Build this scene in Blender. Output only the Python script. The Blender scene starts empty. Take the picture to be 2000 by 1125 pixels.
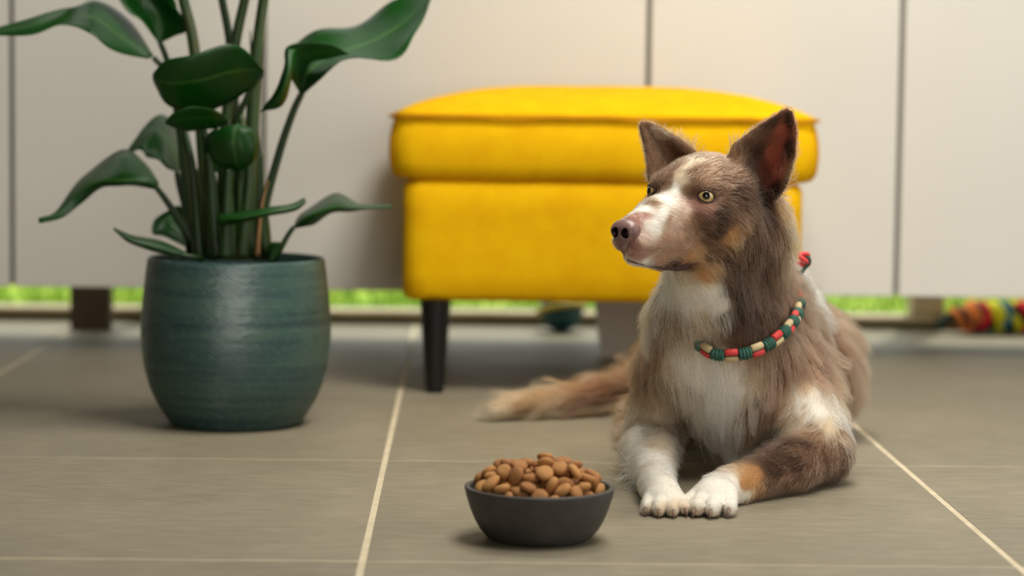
import bpy, bmesh, math, random
import numpy as np
from mathutils import Vector, Matrix, Quaternion
from mathutils.bvhtree import BVHTree
from mathutils.kdtree import KDTree
random.seed(7)
rng = np.random.default_rng(7)
sc = bpy.context.scene
C = sc.collection

# ---------------------------------------------------------------- camera
CAM_H = 0.428
FPX = 4722.0
YAW, PITCH, ROLL = 91/FPX, math.atan(385/FPX), 0.013
cam_rot = Matrix.Rotation(-YAW, 3, 'Z') @ Matrix.Rotation(math.pi/2 - PITCH, 3, 'X') @ Matrix.Rotation(ROLL, 3, 'Z')
cam_loc = Vector((0, 0, CAM_H))
cd = bpy.data.cameras.new('camera')
cd.sensor_width = 36; cd.lens = 85
cd.dof.use_dof = True; cd.dof.focus_distance = 2.52; cd.dof.aperture_fstop = 3.2
cam = bpy.data.objects.new('camera', cd); C.objects.link(cam)
cam.matrix_world = Matrix.Translation(cam_loc) @ cam_rot.to_4x4()
sc.camera = cam

# ---------------------------------------------------------------- world, lights, exposure
w = bpy.data.worlds.new('sky'); sc.world = w; w.use_nodes = True
bg = w.node_tree.nodes['Background']
bg.inputs['Color'].default_value = (1.0, 0.98, 0.93, 1); bg.inputs['Strength'].default_value = 1.9

def area(name, loc, target, sx, sy, power, col, spread=180):
    l = bpy.data.lights.new(name, 'AREA'); l.shape = 'RECTANGLE'; l.size = sx; l.size_y = sy
    l.energy = power; l.color = col; l.spread = math.radians(spread)
    o = bpy.data.objects.new(name, l); C.objects.link(o); o.location = loc
    o.rotation_euler = (Vector(target) - Vector(loc)).to_track_quat('-Z', 'Y').to_euler()
    return o
area('assumed_pendant_lamp', (0.32, 2.88, 1.46), (0.34, 3.30, 0.2), .42, .42, 16, (1.0, 0.95, 0.85))  # assumed lamp out of view, brightens the cabinet centre and footstool top
area('assumed_rooflight', (0.62, 1.95, 2.45), (0.42, 2.45, 0.0), .9, .9, 17, (1.0, 0.96, 0.88), 110)  # assumed skylight, unseen, brightens the dog and floor from above
area('added_front_panel', (0.70, -1.7, 0.85), (0.42, 3.3, 0.40), 1.2, 1.5, 15, (1.0, 0.97, 0.91), 120)  # added area light panel before the solid front wall, brightens upright surfaces
area('assumed_side_light', (2.9, 0.9, 1.1), (0.3, 3.0, 0.3), 1.6, 1.6, 6, (1.0, 0.98, 0.94))  # assumed unseen side window, an area light from the right
sl = bpy.data.lights.new('sun', 'SUN'); sl.energy = 3.5; sl.angle = math.radians(3); sl.color = (1.0, .95, .86)
so = bpy.data.objects.new('sun', sl); C.objects.link(so); so.rotation_euler = Vector((-.12, -.36, -1)).to_track_quat('-Z', 'Y').to_euler()
sc.view_settings.view_transform = 'Standard'; sc.view_settings.look = 'None'
sc.view_settings.gamma = 1; sc.view_settings.use_curve_mapping = False
sc.view_settings.exposure = 0.0

# ---------------------------------------------------------------- helpers
cam_pts = cam_rot
def ray(px, py):
    d = cam_rot @ Vector(((px-1000)/FPX, -(py-562.5)/FPX, -1)); return d
def P(px, py, Y):                       # the point at distance Y into the room seen at a pixel
    d = ray(px, py); return cam_loc + d*(Y/d.y)
def F(px, py):                          # a floor point
    d = ray(px, py); return cam_loc + d*(-CAM_H/d.z)
def proj(p):
    v = cam_rot.transposed() @ (Vector(p)-cam_loc)
    return (1000+FPX*v.x/-v.z, 562.5-FPX*v.y/-v.z)

def lin(c):
    return tuple((x/255/12.92 if x/255 <= .04045 else ((x/255+.055)/1.055)**2.4) for x in c)
def rgba(c): return (*lin(c), 1)

def mesh(name, v, f, mat=None, parent=None, smooth=False):
    me = bpy.data.meshes.new(name); me.from_pydata([tuple(p) for p in v], [], f); me.update()
    if smooth: me.shade_smooth()
    o = bpy.data.objects.new(name, me); C.objects.link(o)
    if mat: me.materials.append(mat)
    if parent: o.parent = parent
    return o
def from_bm(name, bm, mat=None, parent=None, smooth=False):
    me = bpy.data.meshes.new(name); bm.to_mesh(me); bm.free()
    if smooth: me.shade_smooth()
    o = bpy.data.objects.new(name, me); C.objects.link(o)
    if mat: me.materials.append(mat)
    if parent: o.parent = parent
    return o
def box_bm(x0, x1, y0, y1, z0, z1, bev=0.0, seg=2):
    bm = bmesh.new()
    bmesh.ops.create_cube(bm, size=1, matrix=Matrix.Translation(((x0+x1)/2, (y0+y1)/2, (z0+z1)/2)) @ Matrix.Diagonal((x1-x0, y1-y0, z1-z0, 1)))
    if bev: bmesh.ops.bevel(bm, geom=bm.edges[:], offset=bev, segments=seg, affect='EDGES', profile=.5)
    return bm
def box(name, x0, x1, y0, y1, z0, z1, mat, parent=None, bev=0.0, seg=2):
    return from_bm(name, box_bm(x0, x1, y0, y1, z0, z1, bev, seg), mat, parent)
def empty(name, loc=(0, 0, 0)):
    o = bpy.data.objects.new(name, None); C.objects.link(o); o.location = loc; o.empty_display_size = .05; return o
def tag(o, label, cat, group=None):
    o['label'] = label; o['category'] = cat
    if group: o['group'] = group
    return o
def structure(o): o['kind'] = 'structure'; return o
def lathe(prof, n=64, cx=0, cy=0):
    v, f = [], []
    for r, z in prof:
        for i in range(n):
            a = 2*math.pi*i/n; v.append((cx+r*math.cos(a), cy+r*math.sin(a), z))
    for j in range(len(prof)-1):
        for i in range(n): f.append((j*n+i, j*n+(i+1) % n, (j+1)*n+(i+1) % n, (j+1)*n+i))
    return v, f
def tube(path, radii, n=10, caps=True, flat=1.0):
    path = [Vector(p) for p in path]; v, f = [], []
    up = Vector((0.13, -1, .21)).normalized()
    for k, p in enumerate(path):
        t = (path[min(k+1, len(path)-1)] - path[max(k-1, 0)]).normalized()
        a = t.cross(up).normalized(); b = a.cross(t).normalized(); up = b
        r = radii[k] if hasattr(radii, '__len__') else radii
        for i in range(n):
            th = 2*math.pi*i/n; v.append(p + a*r*math.cos(th) + b*r*flat*math.sin(th))
    for k in range(len(path)-1):
        for i in range(n): f.append((k*n+i, k*n+(i+1) % n, (k+1)*n+(i+1) % n, (k+1)*n+i))
    if caps:
        f.append(tuple(range(n-1, -1, -1))); f.append(tuple((len(path)-1)*n+i for i in range(n)))
    return v, f
def spline(pts, m):                    # Catmull-Rom through points
    pts = [Vector(p) for p in pts]; q = [pts[0]*2-pts[1]] + pts + [pts[-1]*2-pts[-2]]; out = []
    segs = len(pts)-1
    for i in range(m):
        u = i/(m-1)*segs; k = min(int(u), segs-1); t = u-k
        a, b, c, d = q[k:k+4]
        out.append(0.5*((2*b) + (c-a)*t + (2*a-5*b+4*c-d)*t*t + (3*b-a-3*c+d)*t**3))
    return out

class Mat:
    def __init__(s, name, col=(128, 128, 128), rough=.6, **kw):
        s.m = bpy.data.materials.new(name); s.m.use_nodes = True; s.nt = s.m.node_tree
        s.b = s.nt.nodes['Principled BSDF']
        s.b.inputs['Base Color'].default_value = rgba(col); s.b.inputs['Roughness'].default_value = rough
        for k, v in kw.items(): s.b.inputs[k.replace('_', ' ')].default_value = v
    def n(s, t, **kw):
        x = s.nt.nodes.new(t)
        for k, v in kw.items(): setattr(x, k, v)
        return x
    def l(s, a, b): s.nt.links.new(a, b)
    def coords(s, scale=(1, 1, 1), kind='Object'):
        tc = s.n('ShaderNodeTexCoord'); mp = s.n('ShaderNodeMapping'); mp.inputs['Scale'].default_value = scale
        s.l(tc.outputs[kind], mp.inputs['Vector']); return mp.outputs[0]
    def noise(s, scale, detail=4, rough=.5, sc3=(1, 1, 1)):
        x = s.n('ShaderNodeTexNoise'); x.inputs['Scale'].default_value = scale; x.inputs['Detail'].default_value = detail
        x.inputs['Roughness'].default_value = rough; s.l(s.coords(sc3), x.inputs['Vector']); return x.outputs['Fac']
    def ramp(s, fac, stops):
        r = s.n('ShaderNodeValToRGB'); e = r.color_ramp.elements
        while len(e) < len(stops): e.new(.5)
        for i, (p, c) in enumerate(stops): e[i].position = p; e[i].color = rgba(c)
        s.l(fac, r.inputs[0]); return r.outputs[0]
    def color(s, sock): s.l(sock, s.b.inputs['Base Color'])
    def bump(s, sock, strength=.3, dist=.002):
        b = s.n('ShaderNodeBump'); b.inputs['Strength'].default_value = strength; b.inputs['Distance'].default_value = dist
        s.l(sock, b.inputs['Height']); s.l(b.outputs[0], s.b.inputs['Normal'])
    def mix(s, fac, a, b, mode='MIX'):
        x = s.n('ShaderNodeMix', data_type='RGBA', blend_type=mode)
        if isinstance(fac, float): x.inputs[0].default_value = fac
        else: s.l(fac, x.inputs[0])
        for i, q in ((6, a), (7, b)):
            if isinstance(q, tuple): x.inputs[i].default_value = rgba(q)
            else: s.l(q, x.inputs[i])
        return x.outputs[2]

# ---------------------------------------------------------------- materials of the room
m = Mat('floor_tile', rough=.5); TILE = m.m
oi = m.n('ShaderNodeObjectInfo')
big = m.noise(5, 5, .6); fine = m.noise(60, 4, .6, (.35, 1.2, 1))
c = m.ramp(big, [(.3, (121, 113, 96)), (.52, (135, 126, 107)), (.72, (147, 137, 117))])
c = m.mix(fine, c, m.ramp(fine, [(.35, (110, 102, 85)), (.65, (142, 133, 113))]))
c2 = m.mix(oi.outputs['Random'], (243, 243, 243), (255, 255, 255)); c = m.mix(1.0, c, c2, 'MULTIPLY')
m.color(c); m.bump(m.noise(120, 5, .65), .12, .002)
rr = m.n('ShaderNodeMapRange'); rr.inputs[3].default_value = .50; rr.inputs[4].default_value = .68; m.b.inputs['Specular IOR Level'].default_value = .35
m.l(m.noise(9, 3), rr.inputs[0]); m.l(rr.outputs[0], m.b.inputs['Roughness'])
m = Mat('grout', (200, 186, 158), .9); GROUT = m.m; m.color(m.ramp(m.noise(40), [(.3, (188, 174, 146)), (.7, (206, 193, 166))]))
m = Mat('cabinet_lacquer', (226, 218, 206), .42); LAC = m.m
m.color(m.ramp(m.noise(3, 2), [(.3, (221, 218, 211)), (.7, (226, 223, 216))])); m.bump(m.noise(250, 2), .03, .001)
LACIN = Mat('cabinet_carcass', (158, 156, 148), .6).m
WALLM = Mat('wall_paint', (150, 144, 134), .8).m
DARKWALL = Mat('dimming_wall_paint', (92, 86, 76), .8).m  # dark tone for the unseen left wall, chosen to dim that side
CEIL = Mat('ceiling_paint', (180, 176, 168), .85).m
m = Mat('oak_frame', (176, 158, 126), .55); FRAME = m.m
m.color(m.ramp(m.noise(8, 4, .6, (1, 12, 12)), [(.3, (160, 140, 106)), (.7, (196, 178, 146))]))
SEAL = Mat('frame_seal', (84, 70, 44), .7).m
m = Mat('window_glass', (255, 255, 255), 0.0); GLASS = m.m
tp = m.n('ShaderNodeBsdfTransparent'); tp.inputs[0].default_value = (.94, .97, .95, 1); gy = m.n('ShaderNodeBsdfGlossy'); gy.inputs['Roughness'].default_value = .0
gx_ = m.n('ShaderNodeMixShader'); gx_.inputs[0].default_value = .06; m.l(tp.outputs[0], gx_.inputs[1]); m.l(gy.outputs[0], gx_.inputs[2]); m.l(gx_.outputs[0], m.nt.nodes['Material Output'].inputs[0])

# ---------------------------------------------------------------- floor, tiles
TW = 0.60
j0 = F(752, 899); GX0 = j0.x; GY0 = j0.y
X0, X1, Y0, Y1 = -1.3, 3.0, -1.8, 4.52
fl = structure(box('floor', X0, X1, Y0, Y1, -.03, -.0006, GROUT))
g = .0052
tile_me = None
ix0 = math.floor((X0-GX0)/TW); iy0 = math.floor((Y0-GY0)/TW)
for iy in range(iy0, math.ceil((Y1-GY0)/TW)):
    for ix in range(ix0, math.ceil((X1-GX0)/TW)):
        x, y = GX0+ix*TW, GY0+iy*TW
        a0, a1, b0, b1 = max(x+g/2, X0), min(x+TW-g/2, X1), max(y+.0016, Y0), min(y+TW-.0016, Y1)
        if a1-a0 < .02 or b1-b0 < .02: continue
        full = (a1-a0 > TW-g-1e-4 and b1-b0 > TW-.0034)
        if full and tile_me:
            o = bpy.data.objects.new('tile', tile_me); C.objects.link(o)
        else:
            hx, hy = (a1-a0)/2, (b1-b0)/2
            o = box('tile', -hx, hx, -hy, hy, -.012, 0, TILE, None, .0012, 1)
            if full: tile_me = o.data
        o.location = ((a0+a1)/2, (b0+b1)/2, random.uniform(-.0003, 0)); o.parent = fl

# ---------------------------------------------------------------- room shell
structure(box('wall_left', X0-.1, X0, Y0, Y1, -.03, 2.5, DARKWALL))  # unseen wall, set close and dark to block light from the left
structure(box('wall_front', X0-.1, X1+.1, Y0-.1, Y0, -.03, 2.5, WALLM))
OX0, OX1, OY0, OY1 = .15, 1.1, 1.4, 2.4            # assumed rooflight opening, cut in the unseen ceiling to let light in
for q in ((X0-.1, X1+.1, Y0-.1, OY0), (X0-.1, OX0, OY0, OY1), (OX1, X1+.1, OY0, OY1), (X0-.1, X1+.1, OY1, Y1+.1)):
    structure(box('ceiling', *q, 2.5, 2.6, CEIL))
structure(box('wall_right', X1, X1+.1, 2.4, Y1, -.03, 2.5, WALLM))
box('wall_right', X1, X1+.1, Y0, .2, -.03, 2.5, WALLM)['kind'] = 'structure'  # gap between the two pieces is an assumed opening for side light
# garden window behind the cabinets: low frame, mullions, glass, lintel
WY = 4.42
wf = structure(box('window_1', X0, X1, WY-.02, WY+.05, .013, .0245, FRAME, None, .004))
box('seal', X0, X1, WY-.012, WY+.05, .0, .013, SEAL, wf)
xs = [X0+.05, -.55, .85, 2.2, X1-.05]
for x in xs: box('mullion', x-.03, x+.03, WY-.01, WY+.045, .0245, 1.6, FRAME, wf, .003)
for a, b in zip(xs[:-1], xs[1:]): box('pane', a+.03, b-.03, WY+.012, WY+.018, .0245, 1.6, GLASS, wf)
structure(box('wall_back', X0, X1, WY-.02, WY+.08, 1.6, 2.5, WALLM))

# ---------------------------------------------------------------- garden
m = Mat('lawn', (120, 180, 50), .9); LAWN = m.m
m.color(m.ramp(m.noise(3.5, 4), [(.3, (116, 158, 22)), (.5, (140, 170, 24)), (.7, (166, 176, 48))]))
lawn = structure(box('lawn', -6, 7, 4.6, 14, -.10, -.02, LAWN))
m = Mat('grass_blade', (140, 200, 50), .7); GRASS = m.m
m.color(m.ramp(m.noise(6, 3), [(.3, (110, 154, 20)), (.6, (142, 172, 28)), (.75, (170, 178, 60))]))
gv, gf = [], []
for i in range(5200):
    x = random.uniform(-1.6, 2.4); y = 4.63+1.2*random.random()**1.3; h = random.uniform(.015, .05); a = random.random()*6.28
    dx, dy = math.cos(a)*.0035, math.sin(a)*.0035; lx, ly = random.gauss(0, .012), random.gauss(0, .012); k = len(gv)
    gv += [(x-dx, y-dy, -.022), (x+dx, y+dy, -.022), (x+dx*.6+lx*.5, y+dy*.6+ly*.5, -.022+h*.6), (x-dx*.6+lx*.5, y-dy*.6+ly*.5, -.022+h*.6), (x+lx, y+ly, -.022+h)]
    gf += [(k, k+1, k+2, k+3), (k+3, k+2, k+4)]
gr = mesh('grass', gv, gf, GRASS); gr['kind'] = 'stuff'; gr['label'] = 'bright green lawn grass outside the low window strip'; gr['category'] = 'grass'

# ---------------------------------------------------------------- cabinets
CY = 3.88; CZ0, CZ1 = .106, .80; CD = .30
gx = [P(22, 300, CY).x, P(513, 300, CY).x, P(1267, 90, CY).x, P(1757, 300, CY).x]
edges = [max(gx[0]-.61, X0+.004), gx[0], gx[1], gx[2], gx[3], gx[3]+.61]
names = ['leftmost white cabinet, cut by the left frame edge', 'white cabinet door panel directly behind the leafy plant',
         'white cabinet between plant and yellow footstool, widest door', 'white cabinet behind the dog and right end of footstool',
         'white cabinet at far right above the rope toy']
HOOK = Mat('black_plastic', (22, 22, 24), .5).m
CABS = []
for k in range(5):
    a, b = edges[k]+.0008, edges[k+1]-.0008
    cb = tag(empty('cabinet', ((a+b)/2, CY, CZ0)), names[k], 'cabinet', 'white cabinets along the window')
    CABS.append(cb)
    def part(n, *q, mat=LAC, bev=.0012):
        o = box(n, *q, mat, None, bev, 1); o.parent = cb; o.matrix_parent_inverse = Matrix.Translation(-cb.location); return o
    part('carcass', a, b, CY+.0195, CY+CD, CZ0, CZ1, mat=LACIN)
    gl = .0042
    part('door', a+gl-.0008, b-gl+.0008, CY, CY+.019, CZ0-.001, CZ1-.004)
    part('worktop', a, b, CY-.008, CY+CD+.01, CZ1, CZ1+.022)
    if k == 1: part('latch', b-.012, b-.001, CY-.012, CY+.001, .262, .298, mat=HOOK)
# cabinet feet
def foot(x, y, wt, wb, z1, dep, mat, label, par):
    v = [(x-wb/2, y, 0), (x+wb/2, y, 0), (x+wb/2, y+dep, 0), (x-wb/2, y+dep, 0), (x-wt/2, y, z1), (x+wt/2, y, z1), (x+wt/2, y+dep, z1), (x-wt/2, y+dep, z1)]
    o = mesh('cabinet_foot', v, [(3, 2, 1, 0), (4, 5, 6, 7), (0, 1, 5, 4), (1, 2, 6, 5), (2, 3, 7, 6), (3, 0, 4, 7)], mat)
    o.name = 'foot'; o.parent = par; o.matrix_parent_inverse = Matrix.Translation(-par.location); o['label'] = label; return o
FOOTM = Mat('foot_white', (242, 238, 228), .5).m
DFOOT = Mat('foot_shade_brown', (84, 70, 54), .6).m  # the rear foot's shade is painted in as brown
foot(P(1212, 640, 3.9).x, 3.895, .088, .062, CZ0-.001, .035, FOOTM, 'pale tapered foot', CABS[2])
foot(P(176, 600, 4.24).x, 4.24, .072, .070, CZ0-.001, .030, DFOOT, 'block foot with its shade painted in as brown', CABS[1])

# ---------------------------------------------------------------- footstool
m = Mat('mustard_fabric', (232, 172, 10), .85); YEL = m.m
wv = m.noise(1, 2); 
wx = m.n('ShaderNodeTexWave', wave_type='BANDS', bands_direction='X'); wx.inputs['Scale'].default_value = 260; wx.inputs['Distortion'].default_value = .6
wz = m.n('ShaderNodeTexWave', wave_type='BANDS', bands_direction='Z'); wz.inputs['Scale'].default_value = 260; wz.inputs['Distortion'].default_value = .6
co = m.coords(); m.l(co, wx.inputs['Vector']); m.l(co, wz.inputs['Vector'])
mu = m.n('ShaderNodeMath', operation='ADD'); m.l(wx.outputs['Fac'], mu.inputs[0]); m.l(wz.outputs['Fac'], mu.inputs[1])
c = m.ramp(m.noise(26, 5, .6), [(.3, (232, 174, 2)), (.7, (242, 190, 5))]); m.color(c)
m.bump(mu.outputs[0], .25, .0008); m.b.inputs['Sheen Weight'].default_value = 0
m.b.inputs['Specular IOR Level'].default_value = .12
PIPE = Mat('mustard_piping', (196, 132, 4), .85, Specular_IOR_Level=.2).m
BLK = Mat('black_leg_lacquer', (14, 14, 15), .35).m
FY = 3.385; V3 = Vector
fx0, fx1 = P(762, 300, FY).x, P(1602, 300, FY).x
fcx = (fx0+fx1)/2; FW = fx1-fx0; FD = .43; fcy = FY+FD/2
fs = tag(empty('footstool', (fcx, fcy, 0)), 'mustard yellow upholstered footstool with domed cushion lid and black tapered legs', 'footstool')
def rring(hx, hy, r, z, n=14, wob=0.0):
    pts = []
    for (sx, sy, a0) in ((1, 1, 0), (-1, 1, 90), (-1, -1, 180), (1, -1, 270)):
        for i in range(n):
            a = math.radians(a0+90*i/(n-1)); pts.append((sx*(hx-r)+r*math.cos(a), sy*(hy-r)+r*math.sin(a)))
    # resample uniformly so that sides carry vertices
    out = []; L = []
    for i in range(len(pts)):
        p, q = pts[i], pts[(i+1) % len(pts)]; L.append(math.dist(p, q))
    tot = sum(L); m_ = 120; k = 0; acc = 0
    for i in range(m_):
        s = tot*i/m_
        while acc+L[k] < s: acc += L[k]; k += 1
        t = (s-acc)/max(L[k], 1e-9); p, q = pts[k], pts[(k+1) % len(pts)]
        x, y = p[0]+(q[0]-p[0])*t, p[1]+(q[1]-p[1])*t
        out.append((x, y, z+wob*(math.sin(x*31+y*17)+.6*math.sin(x*67+1))))
    return out
def loft(name, rings, mat, parent, cap=True):
    v = [p for r in rings for p in r]; n = len(rings[0]); f = []
    for j in range(len(rings)-1):
        for i in range(n): f.append((j*n+i, j*n+(i+1) % n, (j+1)*n+(i+1) % n, (j+1)*n+i))
    if cap: f.append(tuple(range(n-1, -1, -1))); f.append(tuple((len(rings)-1)*n+i for i in range(n)))
    return mesh(name, v, f, mat, parent, True)
hx, hy = FW/2+.003, FD/2
zb, zs, zt = .303, .3905, .437
rings = []
for t in (0, .04, .12, .25, .45, .65, .82, .94, 1):
    bulge = -.010+.012*math.sin(math.pi*min(1, .12+t*.8))**.8 - (.010 if t == 0 else 0)-(.003 if t == .04 else 0)
    rings.append(rring(hx+bulge-.002, hy+bulge-.002, .030, zb+(zs-zb)*t, wob=.0006*(1-t)))
top = []
for s in (.985, .95, .89, .8, .68, .54, .38, .22, .08):
    top.append(rring(hx*s-.0, hy*s-.0, .030*s, zs+(zt-zs)*(1-s**3.4)**.9, wob=.0004))
lid = loft('cushion_lid', rings+top, YEL, fs)
lid_bottom = rings[0]
# piping seam
pr = rring(hx-.0015, hy-.0015, .030, zs, wob=.0011)
v, f = tube([Vector(p) for p in pr]+[Vector(pr[0])], .0024, 6, False); mesh('piping', v, f, PIPE, fs, True)
for sx in (-1, 1):          # corner seams of the lid, on its front edges
    pts = []
    for rg in rings[1:]:
        q = min(rg, key=lambda p: -sx*p[0]+p[1]); n_ = V3((sx, -1, 0)).normalized(); pts.append(V3(q)+n_*.0002)
    v, f = tube(pts, .0012, 5); mesh('corner_seam', v, f, PIPE, fs, True)
bx0, bx1 = P(786, 450, FY+.01).x-fcx, P(1570, 450, FY+.01).x-fcx
bhx = (bx1-bx0)/2
rings = [rring(bhx-.02, hy-.03, .03, .131), rring(bhx-.006, hy-.016, .022, .133), rring(bhx-.001, hy-.0115, .02, .142)]
for z in (.17, .2, .23, .26, .29): rings.append(rring(bhx, hy-.010, .02, z, wob=.0004))
rings += [rring(bhx-.004, hy-.014, .02, .298), rring(bhx-.012, hy-.022, .02, .304)]
bs = loft('base', rings, YEL, fs); bs.location.x = (bx0+bx1)/2
lx = P(850, 680, 3.44).x - fcx
for sx in (1, -1):
    for sy in (-1, 1):
        yy = sy*(hy-.028); xx = abs(lx)*sx
        v = []; 
        for r, z, s in ((.0125, 0, 0), (.0135, .004, 0), (.0215, .131, 0)):
            for i in range(20): a = 2*math.pi*i/20; v.append((xx+r*math.cos(a)-sx*.000*(1-z/.131), yy+r*math.sin(a), z))
        n = 20; f = [(j*n+i, j*n+(i+1) % n, (j+1)*n+(i+1) % n, (j+1)*n+i) for j in range(2) for i in range(n)]+[tuple(range(n-1, -1, -1)), tuple(2*n+i for i in range(n))]
        mesh('leg', v, f, BLK, fs)

# ---------------------------------------------------------------- plant pot
PY = 3.075; pc = P(461, 700, PY); PX = pc.x
plant = tag(empty('potted_plant', (PX, PY, 0)), 'tall leafy green bird of paradise in a round teal glazed pot', 'potted plant')
m = Mat('teal_glaze', (58, 88, 84), .38); TEAL = m.m
rings_n = m.noise(7, 4, .6, (.6, .6, 14)); sp = m.noise(150, 3, .6)
c = m.ramp(rings_n, [(.28, (34, 60, 64)), (.46, (52, 82, 80)), (.6, (68, 96, 86)), (.76, (46, 78, 84))])
c = m.mix(m.ramp(sp, [(.5, (0, 0, 0)), (.72, (150, 150, 150))]), c, (104, 128, 112)); m.color(c)
gro = m.n('ShaderNodeTexWave', wave_type='BANDS', bands_direction='DIAGONAL'); gro.inputs['Scale'].default_value = 85; gro.inputs['Distortion'].default_value = 3; gro.inputs['Detail'].default_value = 2
m.l(m.coords((1, 1, 2.2)), gro.inputs['Vector'])
ad = m.n('ShaderNodeMath', operation='ADD'); m.l(gro.outputs['Fac'], ad.inputs[0])
gm = m.n('ShaderNodeMath', operation='MULTIPLY'); gm.inputs[1].default_value = 2.2; m.l(rings_n, gm.inputs[0]); m.l(gm.outputs[0], ad.inputs[1])
m.bump(ad.outputs[0], .6, .002)
prof = [(.001, 0), (.082, 0), (.0865, .0025), (.089, .008), (.0935, .014), (.104, .032), (.113, .054), (.1195, .080), (.1228, .108), (.1235, .128), (.1225, .150), (.120, .178), (.117, .204), (.1152, .218), (.1142, .2235), (.1128, .2250), (.1105, .2244), (.1095, .221), (.1095, .205), (.112, .185), (.1125, .16), (.001, .158)]
prof = [(a*.978, b*.945) for a, b in prof]; v, f = lathe(prof, 96); mesh('pot', v, f, TEAL, plant, True)
SOIL = Mat('soil', (44, 32, 22), .95); SOIL.color(SOIL.ramp(SOIL.noise(70), [(.3, (24, 17, 11)), (.7, (70, 52, 36))])); SOIL = SOIL.m
sv, sf = [], []
N = 26
for i in range(N+1):
    for j in range(48):
        a = 2*math.pi*j/48; r = .1085*i/N; sv.append((r*math.cos(a), r*math.sin(a), .189+.004*math.sin(a*3+i)+random.uniform(-.002, .002)-.003*(i/N)**4))
for i in range(N):
    for j in range(48): sf.append((i*48+j, (i+1)*48+j, (i+1)*48+(j+1) % 48, i*48+(j+1) % 48))
mesh('soil', sv, sf, SOIL, plant, True)

m = Mat('leaf_green', (30, 78, 26), .33); LEAF = m.m
uv = m.n('ShaderNodeAttribute', attribute_name='along'); ac = m.n('ShaderNodeAttribute', attribute_name='across')
vein = m.n('ShaderNodeTexWave', wave_type='BANDS', bands_direction='X'); vein.inputs['Scale'].default_value = 9; vein.inputs['Distortion'].default_value = .4
cmb = m.n('ShaderNodeCombineXYZ'); sk = m.n('ShaderNodeMath', operation='ABSOLUTE'); m.l(ac.outputs['Fac'], sk.inputs[0])
sb = m.n('ShaderNodeMath', operation='MULTIPLY_ADD'); m.l(sk.outputs[0], sb.inputs[0]); sb.inputs[1].default_value = -.35; m.l(uv.outputs['Fac'], sb.inputs[2])
m.l(sb.outputs[0], cmb.inputs[0]); m.l(cmb.outputs[0], vein.inputs['Vector'])
mid = m.n('ShaderNodeMapRange'); mid.inputs[1].default_value = .0; mid.inputs[2].default_value = .07; mid.inputs[3].default_value = 1; mid.inputs[4].default_value = 0; m.l(sk.outputs[0], mid.inputs[0])
base = m.ramp(m.noise(18, 3), [(.3, (8, 56, 10)), (.7, (18, 78, 16))])
base = m.mix(m.ramp(vein.outputs['Fac'], [(.2, (0, 0, 0)), (.9, (60, 60, 60))]), base, (44, 96, 34))
base = m.mix(mid.outputs[0], base, (70, 116, 46)); 
geo = m.n('ShaderNodeNewGeometry'); base2 = m.mix(geo.outputs['Backfacing'], base, (46, 84, 52))
m.color(base2)
m.bump(vein.outputs['Fac'], .35, .0012)
tr = m.n('ShaderNodeBsdfTranslucent'); tr.inputs['Color'].default_value = rgba((50, 150, 12))
mx = m.n('ShaderNodeMixShader'); mx.inputs[0].default_value = .24; out = m.nt.nodes['Material Output']
m.l(m.b.outputs[0], mx.inputs[1]); m.l(tr.outputs[0], mx.inputs[2]); m.l(mx.outputs[0], out.inputs[0])
m.b.inputs['Specular IOR Level'].default_value = .5
m = Mat('stem_green', (40, 80, 26), .45); STEM = m.m
m.color(m.ramp(m.noise(12, 3, .5, (4, 4, .5)), [(.3, (16, 44, 10)), (.7, (32, 64, 18))]))
m = Mat('sheath_green', (84, 110, 54), .5); SHEATH = m.m
m.color(m.ramp(m.noise(14, 3, .5, (5, 5, .4)), [(.3, (22, 46, 12)), (.55, (44, 68, 26)), (.75, (84, 84, 46))]))
DRY = Mat('dry_sheath', (150, 112, 72), .7).m

def stem(pts, r0, r1, mat=STEM, n=22, name='stem', flat=1.0):
    path = spline(pts, n); rad = [r0+(r1-r0)*i/(n-1) for i in range(n)]
    v, f = tube([p-plant.location for p in path], rad, 10, True, flat)
    return mesh(name, v, f, mat, plant, True)
def leaf(spine, width, side, fold=.25, wave=.0, curl=0.0, peak=.42, n=28, mwid=11, seed=0, tipw=1.0, thick=.0009):
    """spine: points base->tip; side: vector(s) across the blade (base, tip); fold lifts the halves; curl turns the margins down"""
    path = spline(spine, n); r_ = random.Random(seed); ph = r_.random()*6
    s0, s1 = (Vector(side[0]), Vector(side[1])) if isinstance(side, list) else (Vector(side), Vector(side))
    v, al, acr = [], [], []
    for k, p in enumerate(path):
        u = k/(n-1); t = (path[min(k+1, n-1)]-path[max(k-1, 0)]).normalized()
        s = s0.lerp(s1, u); s = (s - t*s.dot(t)).normalized(); nn = t.cross(s).normalized()
        if nn.z < 0 and abs(nn.z) > .0: pass
        a = peak/(1-peak); prof_ = (u**a)*(1-u); mxv = (peak**a)*(1-peak); wd = width*max(.0, prof_/mxv)**.75*tipw + .0008
        for j in range(mwid):
            q = 2*j/(mwid-1)-1
            off = s*(q*wd*math.cos(fold*.9)) + nn*(abs(q)*wd*math.sin(fold) - curl*wd*q*q + wave*math.sin(u*11+ph+(1.3 if q > 0 else 0))*abs(q)**1.5*wd)
            v.append(p+off-plant.location); al.append(u); acr.append(q)
    f = []
    for k in range(n-1):
        for j in range(mwid-1): f.append((k*mwid+j, (k+1)*mwid+j, (k+1)*mwid+j+1, k*mwid+j+1))
    o = mesh('leaf', v, f, LEAF, plant, True); me = o.data
    for nm, d in (('along', al), ('across', acr)):
        at = me.attributes.new(nm, 'FLOAT', 'POINT'); at.data.foreach_set('value', d)
    sd = o.modifiers.new('thickness', 'SOLIDIFY'); sd.thickness = thick; sd.offset = 0
    return o
V = Vector
PD = PY
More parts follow.
